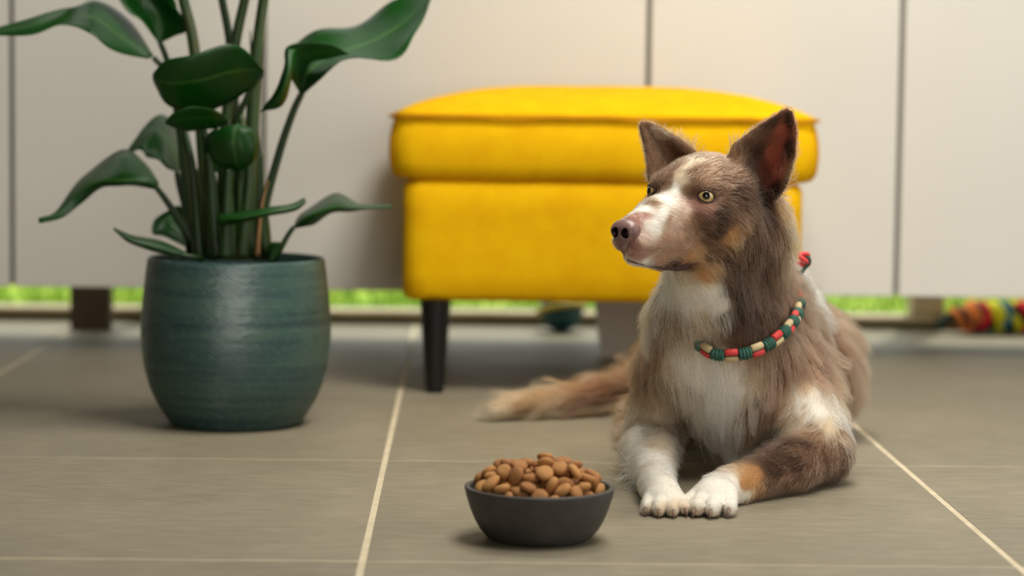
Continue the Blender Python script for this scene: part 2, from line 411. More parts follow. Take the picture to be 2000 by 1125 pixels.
def Q(px, py, dd=0.0): return P(px, py, PD+dd)
def leaf3(Lp, Mp, Rp, dL, dM, dR, wave=.0, n=30, mw=11, seed=0, thick=.0009):
    """a blade through two margins and a midrib, each with its own depth; the cross-section bends through the three"""
    def cv(pts, dz):
        dz = dz if isinstance(dz, (list, tuple)) else [dz]*len(pts)
        return spline([Q(x/2.135, y/2.135, z) for (x, y), z in zip(pts, dz)], n)
    Lc, Mc, Rc = cv(Lp, dL), cv(Mp, dM), cv(Rp, dR); r_ = random.Random(seed); ph = r_.random()*6
    v, al, acr = [], [], []
    for k in range(n):
        u = k/(n-1)
        nn = (Rc[k]-Lc[k]).cross(Mc[min(k+1, n-1)]-Mc[max(k-1, 0)])
        nn = nn.normalized() if nn.length > 1e-9 else V((0, -1, 0)); wd = (Rc[k]-Lc[k]).length
        for j in range(mw):
            q = 2*j/(mw-1)-1
            p = Lc[k]*(q*(q-1)/2)+Mc[k]*(1-q*q)+Rc[k]*(q*(q+1)/2) + nn*wave*wd*math.sin(u*13+ph+(1.6 if q > 0 else 0))*abs(q)**1.6*math.sin(math.pi*min(1, u*1.1))
            v.append(p-plant.location); al.append(u); acr.append(q)
    f = [(k*mw+j, (k+1)*mw+j, (k+1)*mw+j+1, k*mw+j+1) for k in range(n-1) for j in range(mw-1)]
    o = mesh('leaf', v, f, LEAF, plant, True)
    for nm, d in (('along', al), ('across', acr)):
        at = o.data.attributes.new(nm, 'FLOAT', 'POINT'); at.data.foreach_set('value', d)
    sd = o.modifiers.new('thickness', 'SOLIDIFY'); sd.thickness = thick; sd.offset = 0
    return o
# upper left long drooping leaf
stem([Q(372, 500, .02), Q(352, 260, .02), Q(328, 150, .02), Q(300, 112, .02)], .0055, .0035)
leaf3([(640, 232), (560, 112), (390, 6), (290, 28), (150, 70), (-60, 128)], [(626, 242), (500, 150), (385, 72), (280, 74), (150, 104), (-60, 138)], [(606, 244), (450, 208), (376, 122), (258, 108), (130, 145), (-60, 148)],
      [.03, .06, .05, .03, .0, -.03], [.02, .01, .0, .01, -.01, -.03], [.015, -.03, -.045, -.02, -.03, -.03], .05, seed=1)
# top pale leaf rising out of frame
stem([Q(385, 500, .03), Q(362, 300, .04), Q(332, 140, .04), Q(312, 80, .04)], .0055, .0035)
leaf3([(660, 176), (596, 96), (536, 40), (480, -20), (430, -80), (380, -140)], [(666, 180), (662, 112), (640, 44), (596, -20), (530, -90), (390, -150)], [(674, 176), (744, 142), (778, 118), (742, 50), (700, -30), (410, -150)],
      [.04, .02, .02, .03, .05, .09], [.04, .06, .08, .09, .10, .10], [.04, .03, .03, .05, .07, .10], .05, seed=2)
# broad front leaf and its dark lower neighbour
stem([Q(420, 500, -.02), Q(448, 380, -.03), Q(462, 250, -.03), Q(482, 190, -.035), Q(512, 142, -.04)], .0055, .0030)
leaf3([(1100, 298), (1030, 214), (966, 186), (830, 222), (700, 247), (640, 302)], [(1103, 300), (1030, 290), (955, 300), (830, 335), (705, 345), (637, 325)], [(1098, 304), (1052, 360), (962, 432), (822, 464), (700, 440), (645, 352)],
      [-.045, -.075, -.10, -.115, -.11, -.09], [-.04, -.06, -.08, -.095, -.095, -.08], [-.04, -.04, -.045, -.055, -.06, -.065], .03, seed=3)
stem([Q(430, 500, -.03), Q(440, 380, -.04), Q(445, 270, -.04), Q(446, 236, -.04)], .005, .003)
leaf3([(955, 500), (890, 454), (800, 450), (730, 466), (690, 505)], [(957, 505), (890, 492), (800, 492), (735, 500), (688, 510)], [(950, 510), (895, 536), (815, 544), (740, 538), (692, 516)],
      [-.04, -.09, -.12, -.12, -.10], [-.04, -.075, -.095, -.10, -.095], [-.04, -.05, -.055, -.065, -.085], .02, seed=4)
# round dark leaves at centre right
stem([Q(455, 500, -.03), Q(466, 420, -.05), Q(468, 350, -.055), Q(469, 334, -.06)], .0045, .003)
leaf3([(1000, 716), (896, 682), (866, 600), (900, 545), (990, 517)], [(1003, 718), (985, 670), (975, 600), (980, 545), (994, 516)], [(1006, 716), (1056, 672), (1079, 600), (1056, 545), (998, 517)],
      [-.06, -.065, -.07, -.075, -.08], [-.06, -.08, -.09, -.09, -.085], [-.06, -.065, -.07, -.075, -.08], .03, seed=7)
leaf3([(905, 720), (860, 670), (850, 610), (868, 560), (900, 535)], [(908, 722), (890, 670), (885, 610), (890, 560), (903, 534)], [(911, 720), (925, 670), (928, 610), (920, 560), (906, 535)],
      -.045, -.055, -.05, .03, seed=8)
# big right leaf with its hanging lobe
stem([Q(520, 500, -.01), Q(515, 420, -.01), Q(545, 300, -.01), Q(572, 220, -.01), Q(590, 181, -.01)], .0062, .0042)
leaf3([(1250, 390), (1192, 232), (1310, 158), (1480, 88), (1640, 6), (1800, -50)], [(1258, 393), (1288, 302), (1400, 226), (1560, 168), (1700, 80), (1808, -50)], [(1268, 390), (1370, 306), (1510, 236), (1680, 214), (1750, 120), (1812, -48)],
      [-.01, .02, .06, .08, .08, .06], [-.01, -.03, .0, .02, .035, .04], [-.01, -.05, -.06, -.05, -.02, .03], .06, seed=11)
leaf3([(1250, 388), (1200, 300), (1186, 205), (1250, 182), (1370, 182), (1452, 222)], [(1254, 390), (1235, 300), (1240, 240), (1290, 222), (1380, 212), (1454, 224)], [(1258, 392), (1262, 320), (1290, 270), (1340, 250), (1400, 236), (1456, 226)],
      [-.012, -.06, -.085, -.08, -.075, -.06], [-.012, -.05, -.06, -.06, -.065, -.06], [-.012, -.03, -.035, -.045, -.055, -.06], .03, seed=12)
leaf3([(1192, 206), (1182, 290), (1145, 385), (1084, 466)], [(1212, 204), (1205, 300), (1162, 410), (1086, 468)], [(1238, 206), (1216, 330), (1178, 438), (1092, 464)],
      [-.085, -.10, -.10, -.09], [-.09, -.11, -.11, -.09], [-.08, -.09, -.095, -.09], .03, seed=16)
# lower left arching leaf, folded along its midrib
stem([Q(395, 500, -.02), Q(352, 432, -.02), Q(325, 392, -.02), Q(304, 364, -.02)], .0055, .0035)
leaf3([(662, 762), (604, 680), (508, 620), (362, 728), (292, 800), (228, 886), (162, 908)], [(658, 776), (590, 752), (500, 752), (400, 760), (312, 820), (242, 892), (160, 918)], [(650, 790), (560, 774), (470, 768), (398, 802), (330, 852), (260, 908), (165, 932)],
      [-.015, .02, .035, .03, .0, -.04, -.06], [-.02, -.035, -.04, -.03, -.03, -.05, -.06], [-.02, -.005, -.0, -.01, -.03, -.05, -.06], .03, seed=5)
# pale mid-left leaf
stem([Q(398, 500, .05), Q(372, 440, .05), Q(352, 370, .05), Q(345, 336, .05)], .005, .0035)
leaf3([(735, 716), (680, 694), (640, 655), (600, 634), (560, 633), (529, 636)], [(738, 718), (730, 650), (700, 580), (650, 540), (585, 575), (528, 635)], [(742, 716), (784, 680), (770, 590), (702, 503), (640, 486), (527, 632)],
      [.05, .035, .03, .03, .04, .05], [.05, .07, .075, .07, .06, .05], [.05, .10, .13, .13, .10, .05], .05, seed=6)
# low leaves
stem([Q(395, 506, -.06), Q(378, 502, -.07), Q(355, 498, -.075)], .004, .003)
leaf3([(778, 1052), (660, 1000), (560, 984), (474, 950)], [(765, 1062), (655, 1026), (552, 1000), (473, 954)], [(742, 1068), (640, 1048), (540, 1012), (476, 960)],
      [-.07, -.06, -.07, -.09], [-.075, -.08, -.09, -.09], [-.075, -.075, -.085, -.09], .02, seed=9)
stem([Q(400, 500, .06), Q(385, 492, .07), Q(363, 480, .07)], .004, .003)
leaf3([(768, 1026), (700, 992), (638, 974), (648, 914), (740, 857)], [(772, 1028), (745, 975), (715, 940), (712, 900), (742, 856)], [(776, 1026), (808, 980), (814, 922), (792, 880), (746, 857)],
      [.07, .06, .06, .08, .10], [.07, .08, .09, .10, .10], [.07, .07, .08, .09, .10], .04, seed=10)
stem([Q(440, 500, -.06), Q(430, 470, -.07), Q(430, 438, -.08)], .0045, .0035)
leaf3([(912, 896), (1000, 884), (1130, 864), (1220, 848), (1270, 824)], [(910, 915), (1010, 906), (1135, 882), (1225, 864), (1273, 832)], [(918, 945), (1030, 922), (1140, 896), (1232, 878), (1274, 846)],
      [-.085, -.075, -.07, -.07, -.075], [-.09, -.10, -.10, -.09, -.08], [-.085, -.085, -.085, -.08, -.08], .03, seed=13)
stem([Q(535, 508, -.02), Q(548, 486, -.03), Q(562, 460, -.03), Q(574, 443, -.03)], .004, .003)
leaf3([(1222, 948), (1264, 882), (1392, 812), (1500, 848), (1632, 856)], [(1226, 950), (1292, 900), (1398, 862), (1502, 866), (1634, 862)], [(1230, 952), (1306, 934), (1402, 888), (1504, 874), (1632, 868)],
      [-.03, .01, .025, .0, -.04], [-.03, -.045, -.05, -.05, -.045], [-.03, -.02, -.02, -.035, -.045], .05, seed=14)
leaf3([(1115, 1085), (1112, 1040), (1130, 1012), (1168, 1010)], [(1130, 1085), (1138, 1050), (1152, 1028), (1172, 1012)], [(1150, 1085), (1168, 1060), (1174, 1035), (1176, 1014)], -.05, -.06, -.05, .0, seed=15)
# thick overlapping leaf sheaths of the clump
for (x0, x1, xt, yt, dz, ra, rb) in ((425, 418, 408, 300, -.055, .0125, .005), (398, 394, 380, 330, -.02, .0115, .005), (462, 468, 476, 260, -.02, .0125, .005), (500, 506, 508, 300, .01, .0115, .004), (440, 442, 446, 330, -.075, .0095, .004)):
    stem([Q(x0, 506, dz), Q(x1, 430, dz), Q((x1+xt)/2, (430+yt)/2, dz), Q(xt, yt, dz)], ra, rb, SHEATH if dz > -.03 else STEM)
# tall stalks leaving the frame, with crowns above
tops = [([Q(412, 505, .0), Q(398, 320, .0), Q(380, 100, .01), Q(356, -10, .02), Q(330, -140, .03)], .0085, .006, SHEATH),
        ([Q(448, 505, .03), Q(462, 320, .03), Q(452, 110, .03), Q(432, -10, .03), Q(404, -160, .04)], .0065, .0045, STEM),
        ([Q(440, 505, .01), Q(436, 320, .01), Q(456, 110, .01), Q(480, -10, .01), Q(510, -150, .0)], .0080, .0055, SHEATH),
        ([Q(492, 505, .0), Q(490, 330, .0), Q(498, 140, .0), Q(516, -10, .0), Q(540, -170, -.02)], .0105, .0052, SHEATH)]
for pts, r0, r1, mt in tops: stem(pts, r0, r1, mt)
stem([Q(520, 505, .01), Q(516, 430, .01), Q(505, 330, .01), Q(494, 170, .01), Q(489, 60, .01)], .0085, .0008, SHEATH, name='new_shoot')
stem([Q(420, 505, -.04), Q(412, 400, -.04), Q(405, 300, -.04), Q(398, 250, -.04)], .0085, .004, STEM)
stem([Q(472, 505, -.045), Q(480, 420, -.045), Q(486, 330, -.04), Q(470, 220, -.03)], .0085, .004, SHEATH)
stem([Q(390, 505, -.03), Q(384, 420, -.03), Q(374, 320, -.03), Q(360, 250, -.02)], .0085, .0035, STEM)
stem([Q(450, 505, -.06), Q(450, 440, -.06), Q(446, 350, -.055), Q(440, 280, -.05)], .0075, .0035, STEM)
stem([Q(502, 500, -.035), Q(506, 450, -.04), Q(512, 400, -.04), Q(524, 352, -.035)], .0035, .0008, DRY, name='dry_sheath')
leaf([Q(330, -140, .03), Q(300, -230, .02), Q(240, -300, -.02), Q(150, -330, -.08)], .055, [(.4, -.8, .4), (.4, -.8, .4)], fold=.3, seed=21)
leaf([Q(404, -160, .04), Q(390, -280, .06), Q(370, -400, .12), Q(340, -470, .22)], .06, [(1, -.2, .1), (1, -.2, .1)], fold=.25, seed=22)
leaf([Q(510, -150, .0), Q(540, -270, -.03), Q(600, -360, -.08), Q(690, -390, -.14)], .058, [(.4, .8, .3), (.3, .8, .3)], fold=.3, seed=23)
leaf([Q(540, -170, -.02), Q(570, -260, .03), Q(640, -350, .10), Q(720, -360, .18)], .055, [(.3, -.8, .4), (.3, -.8, .4)], fold=.3, seed=24)

# ---------------------------------------------------------------- food bowl and kibble
bc = P(1054, 945, 2.292)
m = Mat('charcoal_ceramic', (46, 44, 43), .55); BOWL = m.m
m.color(m.ramp(m.noise(60, 4), [(.35, (54, 51, 49)), (.7, (66, 62, 59))])); m.bump(m.noise(180, 3), .08, .0008)
prof = [(.001, 0), (.041, 0), (.0455, .0008), (.050, .0035), (.056, .0105), (.0612, .020), (.0655, .031), (.0685, .041), (.0703, .0485), (.0706, .0500), (.0702, .0511), (.0692, .0515), (.0668, .0515), (.0659, .0511), (.0655, .0500), (.0648, .046), (.062, .036), (.056, .0345), (.001, .0345)]
prof = [(a*1.02, b) for a, b in prof]; v, f = lathe(prof, 96); bo = mesh('food_bowl', v, f, BOWL, None, True); bo.location = (bc.x, 2.292, 0)
tag(bo, 'round charcoal grey ceramic bowl filled with dog kibble', 'bowl')
m = Mat('kibble', (150, 98, 56), .75); KIB = m.m
oi = m.n('ShaderNodeObjectInfo')
c = m.ramp(oi.outputs['Random'], [(0, (148, 98, 52)), (.5, (166, 114, 62)), (1, (186, 134, 76))])
c = m.mix(m.ramp(m.noise(160, 4), [(.4, (0, 0, 0)), (.75, (150, 150, 150))]), c, (146, 92, 46)); m.color(c)
m.bump(m.noise(300, 4), .4, .0008)
KD = [[-148,-42,298,97,0,2,26,775,412],[212,318,310,94,-4,-1,34,882,492],[197,-125,310,2,100,4,6,771,511],[361,-343,312,2,71,70,5,849,488],[-53,157,299,1,60,80,4,826,421],[-533,-75,333,40,-42,14,-80,787,509],[229,27,303,2,69,73,5,844,452],[-487,105,306,96,1,4,28,849,434],[65,-402,304,4,77,64,3,808,424],[349,-159,312,5,-60,80,-2,836,509],[-70,510,337,33,75,-20,-54,775,440],[201,-312,324,8,8,-21,-97,911,488],[-301,-187,326,5,30,-9,95,808,513],[210,-460,308,3,-39,92,-5,756,446],[-378,42,338,47,-83,-17,24,879,444],[-65,370,301,1,-91,-41,0,741,407],[383,-4,313,73,6,-3,-68,777,520],[-424,-105,336,56,3,-82,-14,821,429],[313,-435,392,64,6,0,-76,888,460],[87,506,319,92,20,-6,-33,895,417],[-218,-490,338,83,-40,-7,-38,901,478],[507,-136,332,60,21,-24,-74,896,508],[-433,-268,327,62,-13,26,-73,885,463],[73,-46,307,7,42,90,2,744,517],[-328,391,337,84,-23,30,-40,914,480],[388,269,346,33,-45,32,-77,906,426],[539,4,390,21,-16,-59,76,884,494],[-425,-386,408,77,-51,37,-11,793,507],[410,115,400,46,4,88,0,843,459],[-59,-525,321,14,61,-73,27,829,401],[482,118,308,88,5,-5,-46,880,437],[-304,-38,337,44,4,-80,-39,848,506],[-191,276,302,4,-81,58,1,897,424],[-190,467,321,47,-6,-23,85,896,421],[-431,240,320,4,9,96,-27,865,401],[96,-209,325,63,-27,-43,59,744,429],[-296,173,338,57,29,50,58,859,473],[-355,-301,421,45,36,-79,23,895,494],[-188,74,324,36,92,17,2,856,416],[-467,-7,432,21,-73,62,-17,801,469],[337,394,338,68,45,48,33,764,479],[466,-252,386,16,-44,-71,-53,888,496],[549,125,438,9,34,71,61,872,474],[505,261,385,58,-19,-53,59,900,484],[-155,-223,306,2,-49,-87,-4,765,465],[333,-166,404,66,-4,-6,75,760,408],[238,471,322,10,-86,-38,-32,747,431],[-11,-270,318,87,30,-7,-38,775,436],[-337,74,452,33,31,1,89,912,431],[81,231,299,1,99,-11,-1,753,407],[186,390,394,96,-20,-7,17,835,460],[-520,138,397,3,3,-3,100,896,431],[-168,197,373,97,16,14,-12,810,403],[-87,409,413,37,-78,50,4,891,499],[-38,-142,340,41,-30,-47,-72,887,520],[-459,326,401,51,46,12,72,788,507],[-388,215,438,32,13,3,-94,745,486],[97,86,316,94,-30,-14,-1,737,457],[-40,25,351,2,93,37,1,787,447],[187,-23,392,15,-11,-2,98,733,506],[27,-378,387,46,-6,-4,88,890,439],[-278,307,407,40,35,-7,84,795,455],[-219,-131,390,22,92,-27,-17,915,436],[331,-14,402,93,-5,-14,35,792,439],[-257,-338,310,2,-23,-97,-5,834,465],[165,531,414,3,-51,-86,-3,759,426],[-101,-382,310,99,0,-5,14,799,485],[-264,458,411,63,10,11,76,788,486],[456,-91,405,25,-38,87,-17,815,416],[172,-425,421,3,54,34,-77,786,467],[39,430,368,93,19,-11,-31,756,405],[94,-515,351,3,-2,-33,94,762,441],[217,-215,412,36,-72,39,-44,740,498],[290,172,338,43,31,74,41,831,502],[36,133,397,4,-70,-71,8,742,452],[-231,206,570,7,65,-67,-34,816,440],[-107,87,429,35,61,66,-28,822,435],[355,167,482,79,16,-37,-47,792,500],[-122,-71,428,75,-16,0,-64,895,400],[394,-83,483,40,10,10,-91,748,407],[-270,227,488,4,-89,24,38,915,441],[-160,361,481,82,40,-13,-40,874,506],[103,-149,434,34,84,-34,26,897,443],[-27,255,369,31,82,-43,21,732,484],[-292,-75,473,29,-20,16,92,798,432],[-118,-488,406,28,91,-21,-22,741,408],[-231,-398,406,0,67,-73,12,742,474],[115,257,405,68,9,60,-41,733,458],[-1,294,466,1,-10,-22,-97,794,476],[286,23,489,17,96,14,17,865,505],[105,-558,455,57,-21,-13,78,743,502],[528,-54,538,13,73,9,66,864,451],[-512,243,492,3,-72,-66,-20,817,504],[570,-171,476,11,-66,13,73,852,432],[-126,209,461,16,-94,-25,15,804,465],[188,325,503,13,-94,11,-30,744,437],[180,153,356,15,74,38,-53,736,425],[308,477,456,52,-5,-28,81,876,415],[-70,585,467,17,-15,-77,-60,825,518],[322,-306,432,49,86,-1,12,870,486],[82,420,462,9,-32,94,8,804,407],[-577,0,468,69,-29,-40,52,749,503],[451,-354,439,8,27,-68,-67,829,454],[-388,433,475,70,-23,-67,6,796,433],[40,-15,420,96,12,23,-13,874,440],[-10,-466,477,24,-47,-63,-56,854,461],[-201,-439,512,88,-7,17,-43,872,507],[-26,-570,483,51,-77,39,-2,855,449],[49,557,434,77,-19,-61,-2,738,461],[-489,-282,455,30,86,9,41,762,408],[32,393,539,9,-8,-7,99,852,456],[-524,-144,436,11,-29,91,29,912,479],[-169,-262,413,65,39,-14,63,869,423],[184,537,510,1,-52,-85,7,775,507],[201,-484,551,28,35,89,10,875,499],[-316,-477,449,77,38,-50,-12,770,486],[137,-285,439,26,45,30,-80,851,443],[173,426,594,74,7,7,66,909,452],[304,335,457,25,-92,25,14,755,473],[-363,-189,467,7,-24,-37,-89,907,483],[330,-471,513,0,54,-24,80,811,491],[-15,-264,441,21,93,-25,17,800,504],[391,-212,512,59,-59,8,54,768,481],[-120,-487,576,56,-10,15,-81,797,422],[226,-346,562,35,-13,-59,-72,895,464],[333,305,552,11,-63,71,30,855,511],[401,-345,555,24,13,-15,-95,764,434],[-74,164,530,10,28,-8,95,879,438],[209,195,446,25,-13,-9,-96,779,411],[445,56,506,11,-6,23,-96,819,446],[-203,519,482,4,79,46,-40,885,466],[-57,-26,507,10,-33,93,8,839,405],[-363,-405,542,13,98,-2,12,833,471],[-231,53,510,100,-5,0,-7,843,517],[63,-368,496,33,18,31,-87,759,449],[-186,-169,529,45,-41,-2,-79,770,498],[102,-32,492,14,22,-15,95,818,469],[146,87,467,46,-75,-11,-46,768,442],[-530,-177,528,86,27,4,-42,831,445],[-41,318,590,39,-75,52,-5,894,453],[100,225,547,67,-11,73,10,832,415],[446,283,482,9,-95,9,-28,901,428],[29,106,538,11,58,-13,79,814,492],[-301,401,527,11,71,-57,-40,847,420],[-104,-365,439,32,27,75,51,734,510],[-424,-53,524,30,11,-11,94,867,406],[-319,-133,569,10,-19,97,9,748,477],[192,242,615,26,88,-15,-37,850,502],[-29,-177,504,33,91,24,4,802,491],[-80,500,544,84,42,-16,29,783,497],[-103,21,587,17,-16,94,-24,803,409],[101,-448,595,46,45,74,21,864,469],[144,84,593,83,-3,-26,50,786,429],[249,-118,480,91,-28,14,26,797,443],[-114,-296,532,25,86,-42,14,766,439],[-262,-286,533,1,90,35,-26,845,426],[217,-37,563,91,11,-39,11,732,441],[226,-214,551,38,-86,-27,-23,850,425],[-93,-120,582,11,88,46,-9,757,481],[96,-115,564,96,21,17,12,870,432],[259,130,550,18,-17,11,96,877,463],[74,-252,567,64,45,34,-52,735,510],[350,-100,563,99,10,-3,-11,800,441],[429,223,590,78,2,26,-57,862,462],[-482,101,495,87,-28,-3,39,734,461],[-183,78,623,19,-12,93,-28,895,457],[15,175,660,97,-2,-26,0,912,434],[518,100,600,96,-8,27,0,871,487],[-327,15,605,74,-18,-65,0,771,465],[-273,255,675,96,-24,-14,0,750,453],[-101,-361,640,100,-8,-1,0,807,480],[28,-249,685,99,-10,10,0,875,459],[47,-170,755,90,-42,-6,0,746,409],[60,223,755,98,-21,7,0,769,405],[-128,91,725,100,0,0,0,744,405],[219,173,720,100,6,-2,0,865,464],[346,-19,640,98,-17,8,0,833,415],[-130,403,660,98,-9,-16,0,788,486],[-181,-127,665,100,1,2,0,813,425],[-303,-16,725,99,-5,14,0,747,460],[-456,-94,615,100,-3,-3,0,770,450],[447,-171,615,98,-10,18,0,749,438],[-200,-210,735,96,26,13,0,742,427],[217,-121,665,89,-45,10,0,741,499],[-408,147,585,100,6,2,0,832,469],[-341,-160,670,91,39,-11,0,741,492],[212,331,690,94,-31,-14,0,738,443],[328,30,715,99,-12,-3,0,769,423],[-92,189,770,96,-26,14,0,806,412],[134,16,670,91,26,-32,0,773,492],[-473,-302,580,93,8,-35,0,909,431],[143,83,790,99,-10,-5,0,783,489],[-109,-113,765,94,-3,35,0,757,478],[12,-24,665,90,-30,32,0,837,400],[181,-230,720,97,24,-5,0,755,468],[-237,-343,660,82,29,-50,0,862,473],[-363,121,690,98,22,-4,0,754,505],[170,-63,770,97,22,4,0,741,409],[325,-234,690,90,1,43,0,859,421],[-4,-41,785,96,9,25,0,794,421],[-483,30,640,95,-20,-24,0,745,458],[23,436,650,98,-21,1,0,807,414],[-413,319,580,99,11,-13,0,768,426],[-193,25,790,100,1,-1,0,749,409],[33,-400,700,96,27,5,0,836,429],[341,437,575,90,-44,2,0,740,418],[-566,119,555,86,-27,-42,0,765,478]]
def kib_mesh(seed):
    r_ = random.Random(seed); bm = bmesh.new(); bmesh.ops.create_icosphere(bm, subdivisions=3, radius=1)
    ph = [r_.random()*6 for _ in range(4)]
    for vv in bm.verts:
        x, y, z = vv.co; rr_ = math.hypot(x, y); a = math.atan2(y, x)
        k = 1+.05*math.sin(2*a+ph[0])+.035*math.sin(3*a+ph[1])
        zz = math.copysign(abs(z)**.82, z)*(1-.10*max(0, 1-rr_*2.2)) + .06*math.sin(3*x+ph[2])*(1-rr_*rr_)
        vv.co = (x*k, y*k, zz)
    me = bpy.data.meshes.new('kibble'); bm.to_mesh(me); bm.free(); me.shade_smooth(); me.materials.append(KIB); return me
kms = [kib_mesh(s) for s in range(6)]
for i, q in enumerate(KD):
    if q[2] < 375 or q[2] > 755: continue
    o = bpy.data.objects.new('kibble', kms[i % 6]); C.objects.link(o)
    o.rotation_mode = 'QUATERNION'; o.rotation_quaternion = Quaternion(q[3:7]).normalized()
    o.location = (bo.location.x+q[0]/1e4, bo.location.y+q[1]/1e4, q[2]/1e4); o.scale = (q[7]*1.08/1e5, q[7]*1.08/1e5, q[8]*1.04/1e5)
    tag(o, 'round brown dry kibble piece heaped in the charcoal bowl', 'kibble', 'kibble in the bowl')

kk_ = [o for o in C.objects if o.get('category') == 'kibble']
max(kk_, key=lambda o: o.location.z)['label'] = 'brown kibble piece at the very top of the heap in the bowl'
min(kk_, key=lambda o: o.location.x)['label'] = 'brown kibble piece furthest left in the bowl, touching the rim'
max(kk_, key=lambda o: o.location.x)['label'] = 'brown kibble piece furthest right in the bowl, touching the rim'

v, f = lathe([(.02, 1.80), (.06, 1.79), (.20, 1.68), (.27, 1.53), (.272, 1.525), (.265, 1.53), (.195, 1.67), (.05, 1.775), (.001, 1.78)], 40)
pl = tag(empty('assumed_pendant_lamp', (.32, 2.88, 0)), 'assumed dark metal pendant lamp above the footstool, out of view', 'lamp')  # assumed lamp body, out of view, built around its area light
mesh('assumed_lamp_shade', v, f, HOOK, pl, True); v, f = lathe([(.003, 1.79), (.003, 2.5)], 8); mesh('cord', v, f, HOOK, pl)

# ---------------------------------------------------------------- toys
TB = P(1096, 610, 4.30); R = .041
m = Mat('toy_teal', (20, 74, 78), .5); TOY1 = m.m
tb = tag(empty('toy_ball', (TB.x, 4.30, 0)), 'dark teal toy ball with a yellow band on the floor behind the footstool', 'toy')
bm = bmesh.new(); bmesh.ops.create_uvsphere(bm, u_segments=32, v_segments=20, radius=R)
for vv in bm.verts:
    a = math.atan2(vv.co.y, vv.co.x); vv.co *= 1-.035*(.5+.5*math.cos(a*8))*(1-(vv.co.z/R)**2); vv.co.z += R*1.0
from_bm('ball', bm, TOY1, tb, True)
TYEL = Mat('toy_yellow', (178, 150, 20), .5).m
v, f = tube([(R*.985*math.cos(a), R*.985*math.sin(a), R*.98+.012*math.sin(a+2.6)) for a in np.linspace(0, 2*math.pi, 41)], .0055, 8, False); mesh('band', v, f, TYEL, tb, True)
rc = P(1935, 640, 4.34)
rt = tag(empty('rope_toy', (rc.x, 4.34, 0)), 'knotted rope dog toy in red, yellow, orange and navy strands by window', 'toy')
cols = {'red': (206, 22, 40), 'yellow': (206, 198, 20), 'orange': (232, 128, 60), 'navy': (10, 22, 34), 'green': (20, 66, 50), 'blue': (16, 104, 128)}
TM = {k: Mat('rope_'+k, c_, .85).m for k, c_ in cols.items()}
def rope(x0, x1, y, z, r, turns, order, amp=0.0):
    for k, cn in enumerate(order):
        pts = []
        for t in np.linspace(0, 1, 30):
            a = turns*2*math.pi*t+2*math.pi*k/len(order); zz = z+amp*math.sin(math.pi*t)
            pts.append((x0+(x1-x0)*t, y+r*math.cos(a), zz+r*math.sin(a)))
        v, f = tube(pts, r*.62, 8); mesh('strand', v, f, TM[cn], rt, True)
def knot(x, y, z, R_, r, cn, ph, tilt):
    pts = []
    for a in np.linspace(0, 2*math.pi, 31):
        p = Vector((R_*.35*math.sin(2*a+ph), R_*math.cos(a), R_*math.sin(a))); p.rotate(Matrix.Rotation(tilt, 3, 'Z')); pts.append(p+Vector((x, y, z)))
    v, f = tube(pts, r, 8, False); mesh('knot_loop', v, f, TM[cn], rt, True)
rope(-.075, -.02, -.01, .030, .011, 1.2, ['navy', 'orange', 'green', 'orange'], .006)
rope(-.02, .075, .0, .020, .012, 1.6, ['navy', 'green', 'navy'], .0)
for x, cn, ph, ti in ((-.036, 'orange', 0, .5), (-.024, 'navy', 1, .2), (-.014, 'red', 2, -.2), (.000, 'yellow', 0, .3), (.012, 'yellow', 1, .1), (.024, 'blue', 2, -.2), (.034, 'navy', .5, .2), (.040, 'yellow', .2, -.1), (.056, 'red', 1, .3), (.068, 'red', 2, .0), (.078, 'red', 0, -.3)):
    knot(x, 0, .032, .0225, .0085, cn, ph, ti)
for k in range(26):
    a = random.uniform(-.8, .8); l = random.uniform(.02, .035)
    p0 = V((-.072, -.01+random.uniform(-.008, .008), .03+random.uniform(-.008, .008))); p1 = p0+V((-l*math.cos(a), l*.6*random.uniform(-1, 1), -.012+l*.5*math.sin(a)))
    v, f = tube(spline([p0, (p0+p1)/2+V((0, 0, .004)), p1], 6), .0013, 5); mesh('fringe', v, f, TM['navy' if k % 3 else 'green'], rt, True)

FURK = 1.0
# ================================================================ the dog
# head frame: x forward along the muzzle, y to the dog's left, z up (metres, origin between the eyes)
HO = P(1327, 381, 2.560)
HYAW = math.radians(40)
fwd = V((-math.sin(HYAW), -math.cos(HYAW), 0)); lft = V((math.cos(HYAW), -math.sin(HYAW), 0)); upv = V((0, 0, 1))
HR = Matrix((fwd, lft, upv)).transposed() @ Matrix.Rotation(math.radians(-2.0), 3, 'X') @ Matrix.Rotation(math.radians(0), 3, 'Y')
def H(x, y, z): return HO + HR @ V((x, y, z))*.01
HRn = np.array(HR)

PR = []                 # (kind, params, blend)
def cone(a, b, ra, rb, k=.02): PR.append(('c', np.array(a, float), np.array(b, float), ra, rb, k))
def ell(c, r, rot=None, k=.02, sub=False): PR.append(('s' if sub else 'e', np.array(c, float), np.array(r, float), np.eye(3) if rot is None else np.array(rot), k))
def chain(pts, rad, k=.02):
    for i in range(len(pts)-1): cone(pts[i], pts[i+1], rad[i], rad[i+1], k)
# trunk
C0, C1, C2 = V((.305, 2.735, .128)), V((.335, 2.93, .135)), V((.375, 3.10, .115))
chain([C0, C1, C2], [.084, .098, .088], .03)
ell((.302, 2.680, .122), (.072, .058, .078), k=.03)               # brisket
ell((.425, 3.03, .085), (.072, .115, .082), k=.025)               # near haunch
ell((.30, 3.05, .075), (.075, .11, .072), k=.025)                 # far haunch
# hind feet, folded beside the belly
cone((.44, 3.02, .03), (.43, 2.92, .022), .026, .018); ell((.425, 2.885, .018), (.021, .036, .018), k=.012)
cone((.235, 3.02, .03), (.215, 2.92, .022), .026, .018); ell((.213, 2.885, .018), (.021, .036, .018), k=.012)
